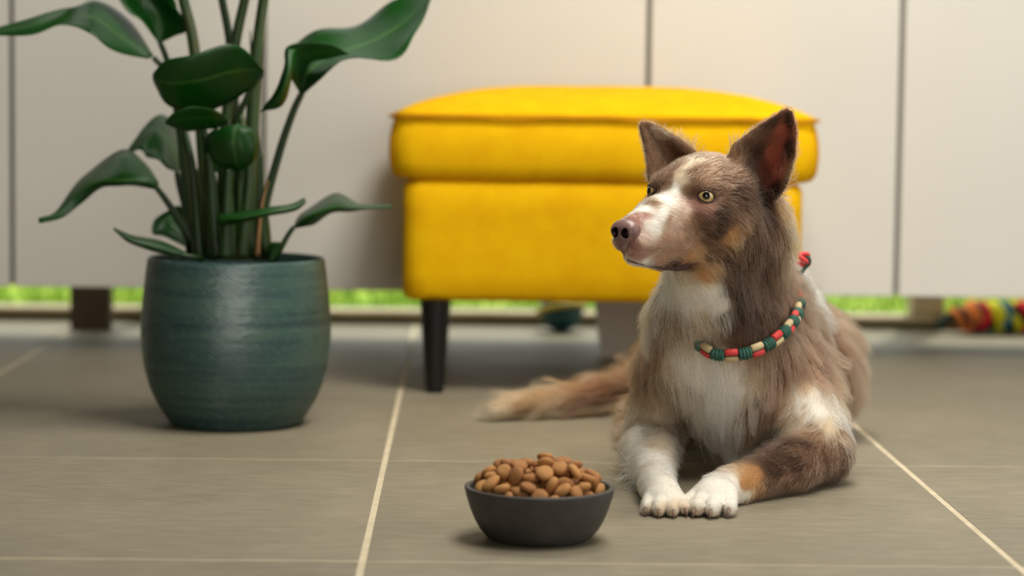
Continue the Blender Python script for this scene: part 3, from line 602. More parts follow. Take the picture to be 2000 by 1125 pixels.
# neck
chain([(.325, 2.775, .185), (.296, 2.700, .215), H(-7.0, 0, -3.0)], [.070, .060, .050], .03)
cone(H(-3.5, 0, -6.0), (.292, 2.655, .175), .030, .052, .03)      # throat
chain([P(1352, 560, 2.635), P(1338, 625, 2.655), P(1335, 700, 2.675)], [.030, .037, .042], .03)   # ruff
ell(P(1484, 452, 2.660), (.036, .038, .048), k=.03)               # nape and cheek ruff base
# forelegs: far one (left in the picture) and near one
shF = V((.240, 2.72, .115)); elF = V((.215, 2.725, .036)); wrF = V((.2035, 2.500, .018))
chain([shF, elF], [.044, .031], .020); chain([elF, V((.205, 2.62, .030)), wrF, V((.2045, 2.462, .018))], [.029, .0205, .0175, .0175], .012)
shN = V((.368, 2.735, .112)); elN = V((.3925, 2.640, .034)); wrN = V((.282, 2.505, .0175))
chain([shN, elN], [.052, .035], .022); chain([elN, V((.352, 2.577, .027)), wrN, V((.262, 2.475, .0175))], [.032, .0262, .0188, .0180], .014)
CLAW = []
def paw(c, ang, w=1.0):
    c = V(c); R = Matrix.Rotation(ang, 3, 'Z')
    def L(x, y, z): return c + R @ V((x, y, z))*w
    ell(L(0, .012, .0165), (.0205*w, .027*w, .0155*w), R, .010)
    for x, y, s in ((-.0175, -.006, .88), (-.0062, -.0165, 1), (.0062, -.0165, 1), (.0175, -.006, .88)):
        CLAW.append([L(x*1.25, y-.0135, .0095), L(x*1.3, y-.0185, .0060), L(x*1.3, y-.0205, .0022)])
        a = L(x*.8, y+.020, .019); b = L(x*1.08, y, .0125)
        cone(a, b, .0078*s*w, .0082*s*w, .0014); ell(L(x*1.2, y-.006, .0088), (.0068*s*w, .0098*s*w, .0086*s*w), R, .0014)
paw((.2058, 2.437, 0), -.03, .92); paw((.2545, 2.440, 0), -.38, 1.08)
# head
ell(H(-5.0, 0, .1), (.060, .050, .0415), HRn, .012)
ell(H(-1.6, 0, .6), (.030, .037, .023), HRn, .014)
chain([H(-1.6, 0, -1.9), H(3.6, 0, -2.65), H(7.7, 0, -3.65)], [.0335, .0245, .0186], .012)   # muzzle
chain([H(-4, 0, -5.6), H(3.0, 0, -6.0), H(7.7, 0, -6.0)], [.026, .0165, .0110], .010)      # lower jaw
for s in (-1, 1):
    ell(H(-3.8, s*3.1, -2.2), (.036, .023, .033), HRn, .018)      # cheek
    cone(H(2.0, s*1.5, -4.15), H(8.4, s*.85, -4.55), .0150, .0118, .007)  # upper lip
    ell(H(-.9, s*2.4, 1.05), (.017, .016, .009), HRn, .016)       # brow
    ell(H(-1.2, s*3.0, -1.3), (.022, .016, .012), HRn, .014)      # cheekbone
ell(H(8.3, 0, -3.3), (.010, .0125, .0100), HRn, .006)            # under the nose leather
# ears: cupped sheets laid out as rows of small balls
def ear(rows, rad=.0036):
    us = [r[0] for r in rows]
    for u in np.linspace(0, 1, 22):
        i = max(j for j in range(len(us)) if us[j] <= u+1e-9); i = min(i, len(us)-2); t = (u-us[i])/(us[i+1]-us[i])
        Lp, Cp, Rp = [rows[i][q].lerp(rows[i+1][q], t) for q in (1, 2, 3)]
        wd = (Rp-Lp).length; m_ = max(2, int(wd/.0034)+1); prev = None
        for q in np.linspace(0, 1, m_):
            mid = Cp*2-(Lp+Rp)*.5; p = Lp*(1-q)**2+mid*2*q*(1-q)+Rp*q*q
            r = rad*(1.5-.5*min(1, u*3)) if u < .33 else rad*(1-.25*u)
            if prev is not None: cone(prev, p, r, r, .0035)
            prev = p
ear([(0, P(1426, 318, 2.590), P(1486, 388, 2.632), P(1530, 352, 2.616)), (.33, P(1438, 282, 2.590), P(1498, 326, 2.632), P(1549, 300, 2.606)),
     (.66, P(1484, 248, 2.596), P(1522, 274, 2.618), P(1551, 254, 2.604)), (1, P(1531, 218, 2.603), P(1536, 217, 2.606), P(1543, 219, 2.604))])
ear([(0, P(1274, 352, 2.625), P(1312, 335, 2.668), P(1352, 300, 2.650)), (.33, P(1268, 308, 2.628), P(1299, 296, 2.664), P(1322, 272, 2.648)),
     (.66, P(1259, 272, 2.634), P(1276, 266, 2.652), P(1290, 253, 2.644)), (1, P(1251, 243, 2.640), P(1254, 241, 2.643), P(1260, 241, 2.642))])
# tail
tailp = spline([(.37, 3.19, .075), (.32, 3.245, .050), (.235, 3.215, .038), (.15, 3.16, .030), (.07, 3.13, .020), (.035, 3.12, .014)], 12)
chain(tailp, list(np.linspace(.026, .008, 12)), .015)

# signed distance field on a grid -> surface nets
def smin(a, b, k):
    h = np.maximum(k-np.abs(a-b), 0)/k; return np.minimum(a, b)-h*h*h*k*(1/6.)
def field(prims, lo, hi, res):
    dims = np.ceil((hi-lo)/res).astype(int)+1
    fld = np.full(dims, .05, np.float32)
    ax_ = [lo[i]+res*np.arange(dims[i]) for i in range(3)]
    def sub(bmin, bmax):
        i0 = np.clip(np.floor((bmin-lo)/res).astype(int), 0, dims-1); i1 = np.clip(np.ceil((bmax-lo)/res).astype(int)+1, 1, dims)
        g = np.meshgrid(*[ax_[i][i0[i]:i1[i]].astype(np.float32) for i in range(3)], indexing='ij', sparse=True)
        return tuple(slice(i0[i], i1[i]) for i in range(3)), g
    for p in prims:
        if p[0] == 'c':
            _, a, b, ra, rb, k = p; R_ = max(ra, rb)+k+.012
            sl, g = sub(np.minimum(a, b)-R_, np.maximum(a, b)+R_)
            ab = b-a; L2 = max((ab**2).sum(), 1e-12)
            d = [g[i]-a[i] for i in range(3)]
            t = np.clip((d[0]*ab[0]+d[1]*ab[1]+d[2]*ab[2])/L2, 0, 1)
            q = np.sqrt((d[0]-t*ab[0])**2+(d[1]-t*ab[1])**2+(d[2]-t*ab[2])**2)-(ra+(rb-ra)*t)
            fld[sl] = smin(fld[sl], q, k)
        else:
            kind, c, r, R_, k = p; ext = np.abs(R_) @ r + k + .012
            sl, g = sub(c-ext, c+ext)
            d = [g[i]-c[i] for i in range(3)]
            l = [d[0]*R_[0, j]+d[1]*R_[1, j]+d[2]*R_[2, j] for j in range(3)]
            k0 = np.sqrt((l[0]/r[0])**2+(l[1]/r[1])**2+(l[2]/r[2])**2); k1 = np.sqrt((l[0]/r[0]**2)**2+(l[1]/r[1]**2)**2+(l[2]/r[2]**2)**2)
            q = k0*(k0-1)/np.maximum(k1, 1e-6)
            q = np.where(k0 < .25, -r.min()*(1-k0), q)
            fld[sl] = smin(fld[sl], q, k) if kind == 'e' else -smin(-fld[sl], q, k)
    return fld, ax_
def surface_nets(f, lo, RES):
    s = f < 0; nx, ny, nz = f.shape
    c8 = [s[i:nx-1+i, j:ny-1+j, k:nz-1+k] for i in (0, 1) for j in (0, 1) for k in (0, 1)]
    cnt = sum(c.astype(np.int8) for c in c8); act = (cnt > 0) & (cnt < 8); del c8
    ids = np.full(act.shape, -1, np.int64); cells = np.argwhere(act); ids[act] = np.arange(len(cells))
    acc = np.zeros((len(cells), 3)); n = np.zeros(len(cells))
    cor = [(i, j, k) for i in (0, 1) for j in (0, 1) for k in (0, 1)]
    val = {c: f[cells[:, 0]+c[0], cells[:, 1]+c[1], cells[:, 2]+c[2]] for c in cor}
    for a in cor:
        for axis in range(3):
            if a[axis]: continue
            b = tuple(1 if i == axis else a[i] for i in range(3))
            va, vb = val[a], val[b]; m_ = (va < 0) != (vb < 0)
            t = np.where(m_, va/np.where(m_, va-vb, 1), 0); p = np.zeros((len(cells), 3)); p[:] = a; p[:, axis] = t
            acc[m_] += p[m_]; n[m_] += 1
    verts = (cells+acc/n[:, None])*RES+lo
    faces = []
    for axis in range(3):
        o1, o2 = [(1, 2), (2, 0), (0, 1)][axis]
        sa = [slice(None)]*3; sb_ = [slice(None)]*3; sa[axis] = slice(0, -1); sb_[axis] = slice(1, None)
        A = s[tuple(sa)]; B = s[tuple(sb_)]; e = np.argwhere(A != B); ins = A[tuple(e.T)]
        ok = (e[:, o1] > 0) & (e[:, o2] > 0) & (e[:, o1] < f.shape[o1]-1) & (e[:, o2] < f.shape[o2]-1); e = e[ok]; ins = ins[ok]
        def idx(d1, d2):
            q = e.copy(); q[:, o1] += d1; q[:, o2] += d2; return ids[q[:, 0], q[:, 1], q[:, 2]]
        quad = np.stack([idx(-1, -1), idx(0, -1), idx(0, 0), idx(-1, 0)], 1)
        quad[~ins] = quad[~ins][:, ::-1]; faces.append(quad)
    return verts, np.concatenate(faces)
RES = .0024
GLO = np.array([-.03, 2.36, -.010]); GHI = np.array([.56, 3.33, .47])
fld, gax = field(PR, GLO, GHI, RES)
fld = np.maximum(fld, .0012-gax[2][None, None, :].astype(np.float32))    # flat on the floor
DV, DF = surface_nets(fld, GLO, RES)
for _ in range(2):                                    # light smoothing of the net
    acc = np.zeros_like(DV); n = np.zeros(len(DV))
    for i in range(4):
        a, b = DF[:, i], DF[:, (i+1) % 4]
        np.add.at(acc, a, DV[b]); np.add.at(acc, b, DV[a]); np.add.at(n, a, 1); np.add.at(n, b, 1)
    DV = DV*.5+.5*acc/n[:, None]
DV[:, 2] = np.maximum(DV[:, 2], .0005)
dme = bpy.data.meshes.new('dog'); dme.vertices.add(len(DV)); dme.vertices.foreach_set('co', DV.astype(np.float32).ravel())
dme.loops.add(DF.size); dme.loops.foreach_set('vertex_index', DF.astype(np.int32).ravel())
dme.polygons.add(len(DF)); dme.polygons.foreach_set('loop_start', np.arange(0, DF.size, 4, dtype=np.int32)); dme.update(calc_edges=True); dme.validate()
dme.shade_smooth()
DN = np.zeros((len(DV), 3), np.float32); dme.vertices.foreach_get('normal', nb := np.zeros(len(DV)*3, np.float32)); DN = nb.reshape(-1, 3)
dog = bpy.data.objects.new('dog', dme); C.objects.link(dog)
tag(dog, 'brown and white long-haired dog lying on the tiles, ears pricked, looking left', 'dog')
bvh = BVHTree.FromPolygons([tuple(v) for v in DV], [tuple(f) for f in DF])

# ---------------------------------------------------------------- fields on the dog
def sdf(p):
    q = (p-GLO)/RES; i = np.clip(q.astype(int), 0, np.array(fld.shape)-2); t = np.clip(q-i, 0, 1)
    r = 0
    for a in (0, 1):
        for b in (0, 1):
            for c in (0, 1):
                wgt = (t[:, 0] if a else 1-t[:, 0])*(t[:, 1] if b else 1-t[:, 1])*(t[:, 2] if c else 1-t[:, 2])
                r = r+wgt*fld[i[:, 0]+a, i[:, 1]+b, i[:, 2]+c]
    return r
def grad(p, h=.003):
    g = np.stack([sdf(p+np.eye(3)[i]*h)-sdf(p-np.eye(3)[i]*h) for i in range(3)], 1)
    return g/np.maximum(np.linalg.norm(g, axis=1, keepdims=True), 1e-6)
def unit(a): return a/np.maximum(np.linalg.norm(a, axis=-1, keepdims=True), 1e-9)

COL = dict(B=(104, 76, 57), LB=(130, 99, 75), DB=(66, 46, 33), DDB=(38, 25, 18), GB=(148, 126, 102), W=(247, 240, 226), C=(208, 188, 158), GW=(202, 190, 172),
           T=(186, 134, 84), LT=(178, 142, 102), RB=(140, 100, 74), P=(160, 116, 102), PW=(214, 186, 166), PB=(172, 134, 108), PC=(228, 205, 178), M=(56, 32, 28), E=(164, 88, 68), E2=(92, 48, 36))
# coat: where, which way it lies (in the picture plane), length in cm, lift, colour (dark tones under the chest paint its shade)
AN = '''1255 408 .8 -.5 .4 .12 W|1242 432 .8 -.4 .3 .1 P|1256 420 .8 -.3 .35 .1 P|1275 440 .9 .1 .5 .12 W|1300 420 .9 .2 .6 .12 W|1300 388 .8 -.5 .4 .1 W|1318 366 .7 -.6 .5 .1 W|1327 346 .4 -.9 .6 .1 C
1322 325 .2 -.9 .8 .2 B|1312 345 .1 -.9 .6 .15 B|1308 362 .3 -.8 .4 .1 LB|1358 330 .6 -.6 .7 .12 B|1362 352 .6 -.6 .6 .1 B|1340 366 .5 -.6 .4 .1 LB|1333 352 .5 -.7 .4 .1 C|1345 325 .5 -.8 .6 .12 C|1360 307 .5 -.7 .9 .2 LB|1372 297 .6 -.6 1. .25 LB|1352 314 .5 -.8 .7 .15 C|1295 335 -.2 -.9 .8 .2 B|1308 312 .1 -.9 1 .22 LB|1330 302 .2 -.9 1 .22 B|1292 366 -.3 -.7 .4 .12 B|1277 345 -.5 -.5 1.2 .35 LB|1276 395 .5 -.5 .4 .1 LB
1350 350 .6 -.6 .6 .1 B|1376 352 .7 -.5 .7 .12 LB|1390 326 .7 -.5 .9 .15 LB|1365 330 .6 -.6 .7 .12 B|1420 322 .8 -.3 1.1 .2 B|1400 300 .7 -.4 1.1 .25 LB|1350 378 .5 -.4 .4 .08 B|1400 376 .9 0 .6 .1 B|1425 360 .9 0 .9 .14 B|1450 382 .9 .2 1.3 .18 DB
1375 412 .7 .4 .45 .08 P|1340 410 .8 .3 .5 .1 PW|1355 400 .7 .4 .4 .08 P|1320 440 .8 .4 .6 .1 PW|1300 465 .7 .5 .6 .1 PB|1345 445 .7 .5 .7 .1 LB|1375 440 .7 .5 .8 .12 B|1410 420 .8 .4 .9 .14 DB|1400 450 .7 .5 1 .14 DB|1440 430 .7 .6 1.5 .2 B|1430 465 .5 .8 1.7 .22 T|1450 490 .4 .9 2.4 .28 DB|1410 490 .6 .7 1.4 .22 B|1385 475 .7 .6 1 .15 B
1310 432 .8 .4 .55 .1 PB|1330 458 .7 .5 .65 .1 PB|1318 490 .7 .5 .6 .1 PB|1345 425 .8 .4 .5 .1 PB|1358 430 .8 .4 .6 .1 LB|1395 498 .6 .7 1.3 .2 B|1415 515 .5 .8 2 .25 DB|1370 497 .7 .6 1.1 .18 LT|1395 522 .6 .7 1.7 .25 LT|1352 506 .7 .5 .8 .14 T|1335 482 .7 .5 .7 .12 PB|1360 470 .7 .5 .8 .12 PB
1245 482 .6 .6 .35 .1 P|1235 500 .7 .5 .35 .1 P|1270 490 .7 .5 .5 .1 PB|1290 505 .7 .4 .5 .1 PB|1265 468 .8 .4 .5 .1 PW|1212 492 .6 .5 .3 .1 P|1255 503 .8 .3 .4 .1 P|1312 521 .8 .2 .4 .08 M|1330 522 .8 .1 .4 .08 M|1346 517 .8 -.1 .4 .08 M|1230 511 .8 .3 .4 .1 PW|1280 517 .8 .3 .4 .1 PB
1235 522 .7 .5 .6 .2 W|1270 532 .8 .5 .9 .25 W|1300 540 .8 .5 1.2 .3 W|1340 545 .7 .6 1.6 .3 C|1375 538 .7 .6 1.6 .3 T|1215 512 .6 .5 .4 .15 W
1510 300 .2 -.9 .3 .04 E|1500 345 .2 -.9 .6 .15 E2|1530 252 .2 -.9 .25 .04 E|1520 330 .2 -.9 .4 .1 E|1445 285 .3 -.9 .6 .1 B|1480 256 .5 -.8 .3 .04 B|1503 240 .5 -.8 .25 .04 DB|1547 290 .1 -1 .3 .04 DB|1543 235 .1 -1 .22 .04 DB|1552 350 .3 -.5 1 .25 LB|1438 312 -.2 -1 2.4 .6 LB|1430 300 -.3 -1 2.4 .6 LB|1342 292 .1 -1 2.6 .65 LB|1465 342 .3 -.8 1.4 .35 DB|1480 385 .4 .7 2 .25 DDB|1510 375 .3 .7 2.2 .28 DDB|1540 375 .3 .7 2 .3 B|1475 300 .3 -.9 .6 .15 DB
1270 295 0 -1 .35 .06 B|1300 290 .5 -.8 .6 .12 LB|1256 252 -.3 -1 .22 .04 B|1262 275 -.1 -1 .3 .04 B|1310 275 .6 .5 .4 .06 LB|1332 290 .1 -1 2.4 .65 LB|1292 262 .6 .6 .3 .1 C|1285 315 .2 -.9 .9 .3 B|1350 288 .3 -1 1.6 .5 LB
1540 420 .2 .9 3.4 .25 LT|1530 470 .2 .9 4.5 .28 B|1550 440 .3 .9 3.2 .25 LB|1500 440 .1 1 3.8 .22 DB|1480 480 0 1 4.3 .22 DB|1510 530 .05 1 4.6 .22 DB|1540 545 .1 1 4.4 .26 B|1568 545 .2 1 3.2 .2 W|1588 572 .5 .8 4 .28 W|1610 605 .4 .9 4 .28 LB|1520 500 .1 1 4.4 .26 DB|1465 520 .1 1 4 .25 DB|1440 530 .3 .9 3 .25 DB
1300 570 -.3 .8 3.6 .3 W|1340 572 .1 1 3.8 .3 W|1380 577 .2 1 3.8 .28 W|1412 592 .3 .9 4 .26 W|1272 600 -.3 .9 3.6 .2 C|1268 562 -.3 .9 2.8 .2 B|1290 640 -.3 .9 4 .28 GB|1330 630 0 1 3.8 .24 GB|1370 630 .2 1 3 .2 C|1350 600 0 1 4 .26 W|1400 650 .1 1 3 .2 GB|1432 622 .1 1 3.8 .2 DB|1460 600 .1 1 4 .2 DDB|1445 575 .1 1 4 .2 DDB|1480 640 .1 1 3.2 .2 DB|1510 610 .15 1 3.6 .2 DB|1425 570 .2 1 3.6 .22 DB|1440 655 .1 1 2.5 .2 B|1535 590 .15 1 3 .2 B
1280 690 -.2 1 3.8 .24 B|1265 735 -.4 .9 3.8 .28 B|1310 722 -.1 1 4.6 .24 C|1345 720 .05 1 5.4 .24 W|1385 870 .05 1 4.5 .3 W|1420 870 0 1 4.5 .3 W|1410 800 0 1 5.4 .26 W|1380 720 .05 1 5.4 .24 W|1400 705 .05 1 5.4 .24 W|1350 800 .15 1 5 .26 C|1375 830 .1 1 5 .28 W|1455 850 -.1 1 4.6 .26 C|1480 830 -.2 1 4.4 .24 B|1330 800 0 1 4 .24 GB|1390 800 .05 1 5.6 .26 W|1422 800 0 1 5.6 .26 W|1402 745 0 1 5.6 .24 W|1432 750 0 1 5.4 .24 W|1368 755 .1 1 5.4 .24 W|1330 760 .1 1 5 .24 C|1460 775 -.1 1 5 .24 C|1300 760 .1 1 4 .24 GB|1420 720 0 1 5.4 .24 W|1400 770 0 1 6 .24 W|1440 770 0 1 5.6 .24 W|1360 785 .2 1 5.6 .24 C|1470 740 -.1 1 5.4 .24 C|1490 712 0 1 5 .2 GB|1400 830 .05 1 5.6 .3 W|1430 840 -.1 1 5.2 .3 W|1460 812 -.1 1 4.8 .24 LB|1490 790 -.05 1 4.6 .24 B|1520 740 -.05 1 4.6 .24 B
1540 680 0 1 4.6 .24 B|1570 640 .05 1 4.6 .24 B|1600 625 .2 1 4.6 .24 B|1560 722 0 1 4.2 .24 LB|1620 680 .1 1 4.6 .24 B|1650 705 .2 1 4.6 .28 LB|1600 732 0 1 4 .24 B|1640 765 .1 1 4.6 .28 B|1675 745 .2 1 4.6 .3 LB|1685 790 .1 1 4.6 .3 LT|1684 842 0 1 4.2 .25 C|1660 862 -.2 .9 1.6 .18 B|1668 885 -.3 .9 1.4 .16 B|1650 850 -.3 .9 1.8 .18 LB|1510 680 0 1 4.5 .22 LB
1580 772 -.5 .8 2.8 .2 W|1558 792 -.6 .7 3.2 .24 C|1602 802 -.4 .8 2.3 .2 W|1622 795 -.3 .9 2.3 .2 GW|1620 832 -.3 .9 2.2 .2 C|1540 822 -.7 .6 3.6 .28 C|1500 832 -.6 .8 3.6 .28 GB|1580 842 -.5 .7 2.3 .22 LB|1600 760 -.4 .8 3 .2 GW
1655 895 -.3 .8 1.2 .15 DB|1660 935 -.3 .8 1.2 .15 DB|1640 905 -.4 .7 1.1 .12 B|1630 930 -.5 .7 1.1 .12 DB|1645 855 -.3 .9 1.5 .15 B|1600 960 -.4 .8 1.2 .2 DB|1570 885 -.8 .4 1 .1 B|1525 975 .5 .8 2.6 .35 C|1232 925 -.9 .35 3.6 .3 W|1640 872 -.2 .9 1.4 .15 B|1650 922 -.3 .8 1.2 .18 DB|1612 892 -.8 .4 .8 .07 B|1590 932 -.8 .5 .9 .09 B|1550 902 -.8 .4 .6 .06 DB|1540 942 -.8 .5 .7 .08 B|1510 917 -.8 .4 .5 .06 DB|1505 950 -.7 .5 .8 .12 B|1475 938 -.8 .4 .45 .06 T|1485 962 -.6 .6 .6 .08 T|1460 945 -.8 .4 .4 .06 T|1466 985 -.4 .8 1.4 .22 T|1505 978 -.2 .8 1.6 .25 B|1560 965 -.2 .8 1.6 .25 B|1440 952 -.8 .3 .4 .05 W|1452 972 -.8 .4 .4 .06 W|1420 975 -.8 .4 .35 .05 W|1425 955 -.8 .3 .35 .05 W|1400 962 -.8 .3 .35 .05 W|1390 985 -.8 .5 .3 .05 W|1360 1005 -.6 .7 .26 .04 PC|1410 1010 -.5 .8 .26 .04 PC|1385 1012 -.5 .8 .25 .04 PC|1625 950 -.4 .8 1.3 .2 DB
1270 800 -.3 .9 2.3 .24 C|1310 800 -.1 1 2.8 .24 C|1250 850 -.3 .9 1.8 .2 W|1237 892 -.3 .9 1.3 .18 GW|1290 850 .1 1 1.8 .2 C|1270 892 .2 .95 .6 .07 W|1300 920 .2 .95 .5 .06 W|1252 920 .1 1 .6 .08 GW|1290 960 .1 1 .4 .05 W|1318 950 .1 1 .4 .05 W|1290 1000 0 1 .28 .04 PC|1320 990 0 1 .28 .04 PC|1305 1010 0 1 .25 .04 PC|1270 1005 0 1 .25 .04 PC|1330 890 0 1 2.3 .2 DB|1335 870 0 1 1.8 .18 DB|1500 858 0 1 2 .15 DB|1450 880 0 1 2.5 .2 DB|1340 840 0 1 2.4 .2 GB|1320 840 0 1 2.4 .2 LB|1300 880 .1 1 1.2 .14 C
1480 880 -.2 1 3 .2 DB|1520 870 -.3 .9 3 .2 DB|1560 865 -.5 .7 2 .2 DB|1410 880 0 1 4.5 .35 C
1230 765 -.9 .3 4.5 .35 LB|1180 785 -.95 .3 5 .3 RB|1120 803 -.95 .3 5 .3 RB|1060 815 -.95 .25 4.5 .25 LT|1020 822 -1 .2 4.5 .2 LT|995 828 -1 .1 4.5 .2 C'''
camR = np.array(cam_rot); camo = np.array(cam_loc)
ap, an_, ad, aL, al_, ac_ = [], [], [], [], [], []
for line in AN.replace('\n', '|').split('|'):
    x, y, dx, dy, L_, lf, cn = line.split(); x, y, dx, dy, L_, lf = map(float, (x, y, dx, dy, L_, lf))
    d = ray(x, y).normalized(); hit = bvh.ray_cast(cam_loc, d)
    if hit[0] is None:
        best = min(((bvh.find_nearest(P(x, y, yy))) for yy in (2.5, 2.6, 2.7, 2.9, 3.1)), key=lambda h_: h_[3]); hit = best
        if hit[3] > .03: continue
    ap.append(hit[0]); an_.append(hit[1]); ad.append(camR @ np.array([dx, -dy, 0.0])); aL.append(L_/100); al_.append(lf); ac_.append(lin(COL[cn]))
for pos, dr, L_, lf, cn in (((.36, 2.85, .25), (0, 1, -.3), 4.5, .3, 'B'), ((.37, 3.0, .23), (0, 1, -.4), 4.5, .3, 'B'), ((.38, 3.15, .19), (0, .6, -1), 5, .3, 'B'), ((.24, 2.9, .15), (-.2, .4, -1), 4.5, .25, 'B'), ((.23, 3.05, .1), (-.2, .5, -1), 4.5, .25, 'LB'),
                            ((.48, 3.05, .12), (.2, .3, -1), 4.5, .3, 'LB'), ((.45, 3.12, .05), (.2, .5, -1), 4.5, .3, 'C'), ((.32, 2.78, .28), (0, .8, -.6), 4.5, .3, 'W'), ((.29, 2.72, .31), (0, .9, -.6), 3.5, .3, 'B'), ((.24, 2.68, .30), (-.3, .6, -.8), 3, .3, 'B'),
                            ((.34, 3.22, .05), (-.5, .2, -.3), 5, .3, 'RB'), ((.235, 3.26, .04), (-1, -.2, 0), 5, .3, 'RB'), ((.24, 2.84, .21), (-.2, .6, -1), 4, .3, 'B'), ((.22, 2.78, .17), (-.2, .5, -1), 4, .3, 'B'), ((.26, 2.74, .26), (-.2, .5, -1), 4, .3, 'B'), ((.2, 2.76, .10), (-.2, .3, -1), 3, .25, 'B'), ((.30, 2.645, .36), (.3, .5, -.2), 2, .3, 'B')):
    h_ = bvh.find_nearest(V(pos)); ap.append(h_[0]); an_.append(h_[1]); ad.append(unit(np.array(dr, float))); aL.append(L_/100); al_.append(lf); ac_.append(lin(COL[cn]))
ap, an_, ad, aL, al_, ac_ = [np.array(q, float) for q in (ap, an_, ad, aL, al_, ac_)]
def wob(p, f, s):
    return np.stack([np.sin(p[:, 1]*f+s)+np.sin(p[:, 2]*f*1.7+s*2), np.sin(p[:, 2]*f*1.2+s*3)+np.sin(p[:, 0]*f*1.5+s), np.sin(p[:, 0]*f*1.1+s*5)+np.sin(p[:, 1]*f*1.9+s)], 1)*.5
def weights(p, n, pw, pen=.03):
    d2 = ((p[:, None, :]-ap[None])**2).sum(-1) + (pen*(1-n @ an_.T))**2
    w_ = 1/(d2+1e-5)**pw; return w_/w_.sum(1, keepdims=True)
def chunked(fn, p, n, size=6000):
    outs = [fn(p[i:i+size], n[i:i+size]) for i in range(0, len(p), size)]
    return [np.concatenate(q) for q in zip(*outs)]

# skin colour on the body mesh
def skincol(p, n):
    w_ = weights(p+.004*wob(p, 160, 1), n, 2.2); return (w_ @ ac_, w_ @ aL)
skc, skL = chunked(skincol, DV, DN.astype(float))
at = dme.color_attributes.new('coat', 'FLOAT_COLOR', 'POINT'); at.data.foreach_set('color', np.concatenate([skc*.8, np.ones((len(DV), 1))], 1).astype(np.float32).ravel())
m = Mat('dog_skin', (150, 118, 96), .8); a_ = m.n('ShaderNodeAttribute', attribute_name='coat'); m.color(a_.outputs['Color']); m.b.inputs['Specular IOR Level'].default_value = .1; dme.materials.append(m.m)

# ---------------------------------------------------------------- eyes, eyelids, nose
EYE = []
m = Mat('eye_wet', (180, 140, 60), .04); m.b.inputs['Coat Weight'].default_value = 1; m.b.inputs['Coat Roughness'].default_value = .02
ea = m.n('ShaderNodeAttribute', attribute_name='angle'); en = m.n('ShaderNodeTexNoise'); en.inputs['Scale'].default_value = 420; m.l(m.coords(), en.inputs['Vector'])
iris = m.ramp(ea.outputs['Fac'], [(0, (6, 6, 7)), (.30, (6, 6, 7)), (.33, (120, 96, 52)), (.44, (200, 174, 112)), (.70, (180, 148, 88)), (.80, (60, 40, 20)), (.88, (30, 20, 16))])
for e_ in m.nt.nodes:
    if e_.type == 'VALTORGB': e_.color_ramp.interpolation = 'LINEAR'
m.color(iris); EYEM = m.m
LID = Mat('eyelid_skin', (58, 37, 30), .65).m
def eye(side, d_loc, gaze_loc):
    de = V(HR @ V(d_loc)).normalized(); gz = V(HR @ V(gaze_loc)).normalized()
    org = H(-1.2, side*2.2, 0)
    h_ = bvh.ray_cast(org + de*.08, -de)
    r = .0104; c = h_[0] - de*(r-.0046)
    v, f, an = [], [], []
    q1 = gz.orthogonal().normalized(); q2 = gz.cross(q1)
    n1, n2 = 40, 24
    for j in range(n1+1):
        th = math.pi*(j/n1)**1.3
        for i in range(n2):
            ph = 2*math.pi*i/n2; k = 1+.06*math.exp(-(th/.6)**2)
            v.append(c+(gz*math.cos(th)+(q1*math.cos(ph)+q2*math.sin(ph))*math.sin(th))*r*k); an.append(min(1, th/1.15))
    for j in range(n1):
        for i in range(n2): f.append((j*n2+i, (j+1)*n2+i, (j+1)*n2+(i+1) % n2, j*n2+(i+1) % n2))
    o = mesh('eye', v, f, EYEM, dog, True); at = o.data.attributes.new('angle', 'FLOAT', 'POINT'); at.data.foreach_set('value', an)
    o['label'] = 'glossy amber eye with a black pupil'
    # lids: an almond ring lying on the ball
    sd = de.cross(upv).normalized(); u2 = sd.cross(de).normalized(); pts = []
    for i in range(37):
        a = 2*math.pi*i/36; ex, ey = .0086*math.cos(a), .0070*math.sin(a)*(.86 if math.sin(a) > 0 else .94)
        ex *= 1.06; ey *= 1-.25*abs(math.cos(a))**3
        ey += ex*.12*side
        zz_ = math.sqrt(max(1e-9, (r*1.02)**2-ex*ex-ey*ey)); pts.append(c+sd*ex+u2*ey+de*zz_)
    v, f = tube(pts, [.00095+.0005*max(0, math.sin(2*math.pi*i/36)) for i in range(37)], 8, False); mesh('eyelid', v, f, LID, dog, True)
    EYE.append((np.array(c), np.array(de)))
eye(1, (.70, .70, .08), (.74, .62, .12)); eye(-1, (.80, -.58, .10), (.86, -.40, .10))

NP = []; PR_keep = PR; PR = NP
NCn = (9.25, 0, -3.40)
NSC = 1.3
def HN(x, y, z): return H(NCn[0]+x*NSC, y*NSC, NCn[2]+z*NSC)
ell(HN(0, 0, .12), np.array((.0088, .0122, .0078))*NSC, HRn, .003)
ell(HN(.25, 0, -.35), np.array((.0070, .0088, .0080))*NSC, HRn, .005)
for s in (-1, 1): ell(HN(.10, s*.68, -.05), np.array((.0078, .0054, .0064))*NSC, HRn, .004)
ell(HN(.1, 0, -1.0), np.array((.0052, .0045, .0065))*NSC, HRn, .004)
for s in (-1, 1):
    ell(HN(.66, s*.46, -.18), (.0090, .0044, .0052), HRn, .0012, True)
    cone(HN(.58, s*.74, -.30), HN(.25, s*1.02, -.36), .0022, .0012, .001); PR[-1] = ('c-',)+PR[-1][1:]
cone(HN(1.0, 0, -.1), HN(.85, 0, -1.5), .0008, .0011, .0008); PR[-1] = ('c-',)+PR[-1][1:]
NP = PR; PR = PR_keep
nc = np.array(HN(0, 0, 0)); nlo, nhi = nc-.029, nc+.027
pos_ = [p for p in NP if p[0] != 'c-']; neg_ = [p for p in NP if p[0] == 'c-']
nf, _ = field(pos_, nlo, nhi, .0006)
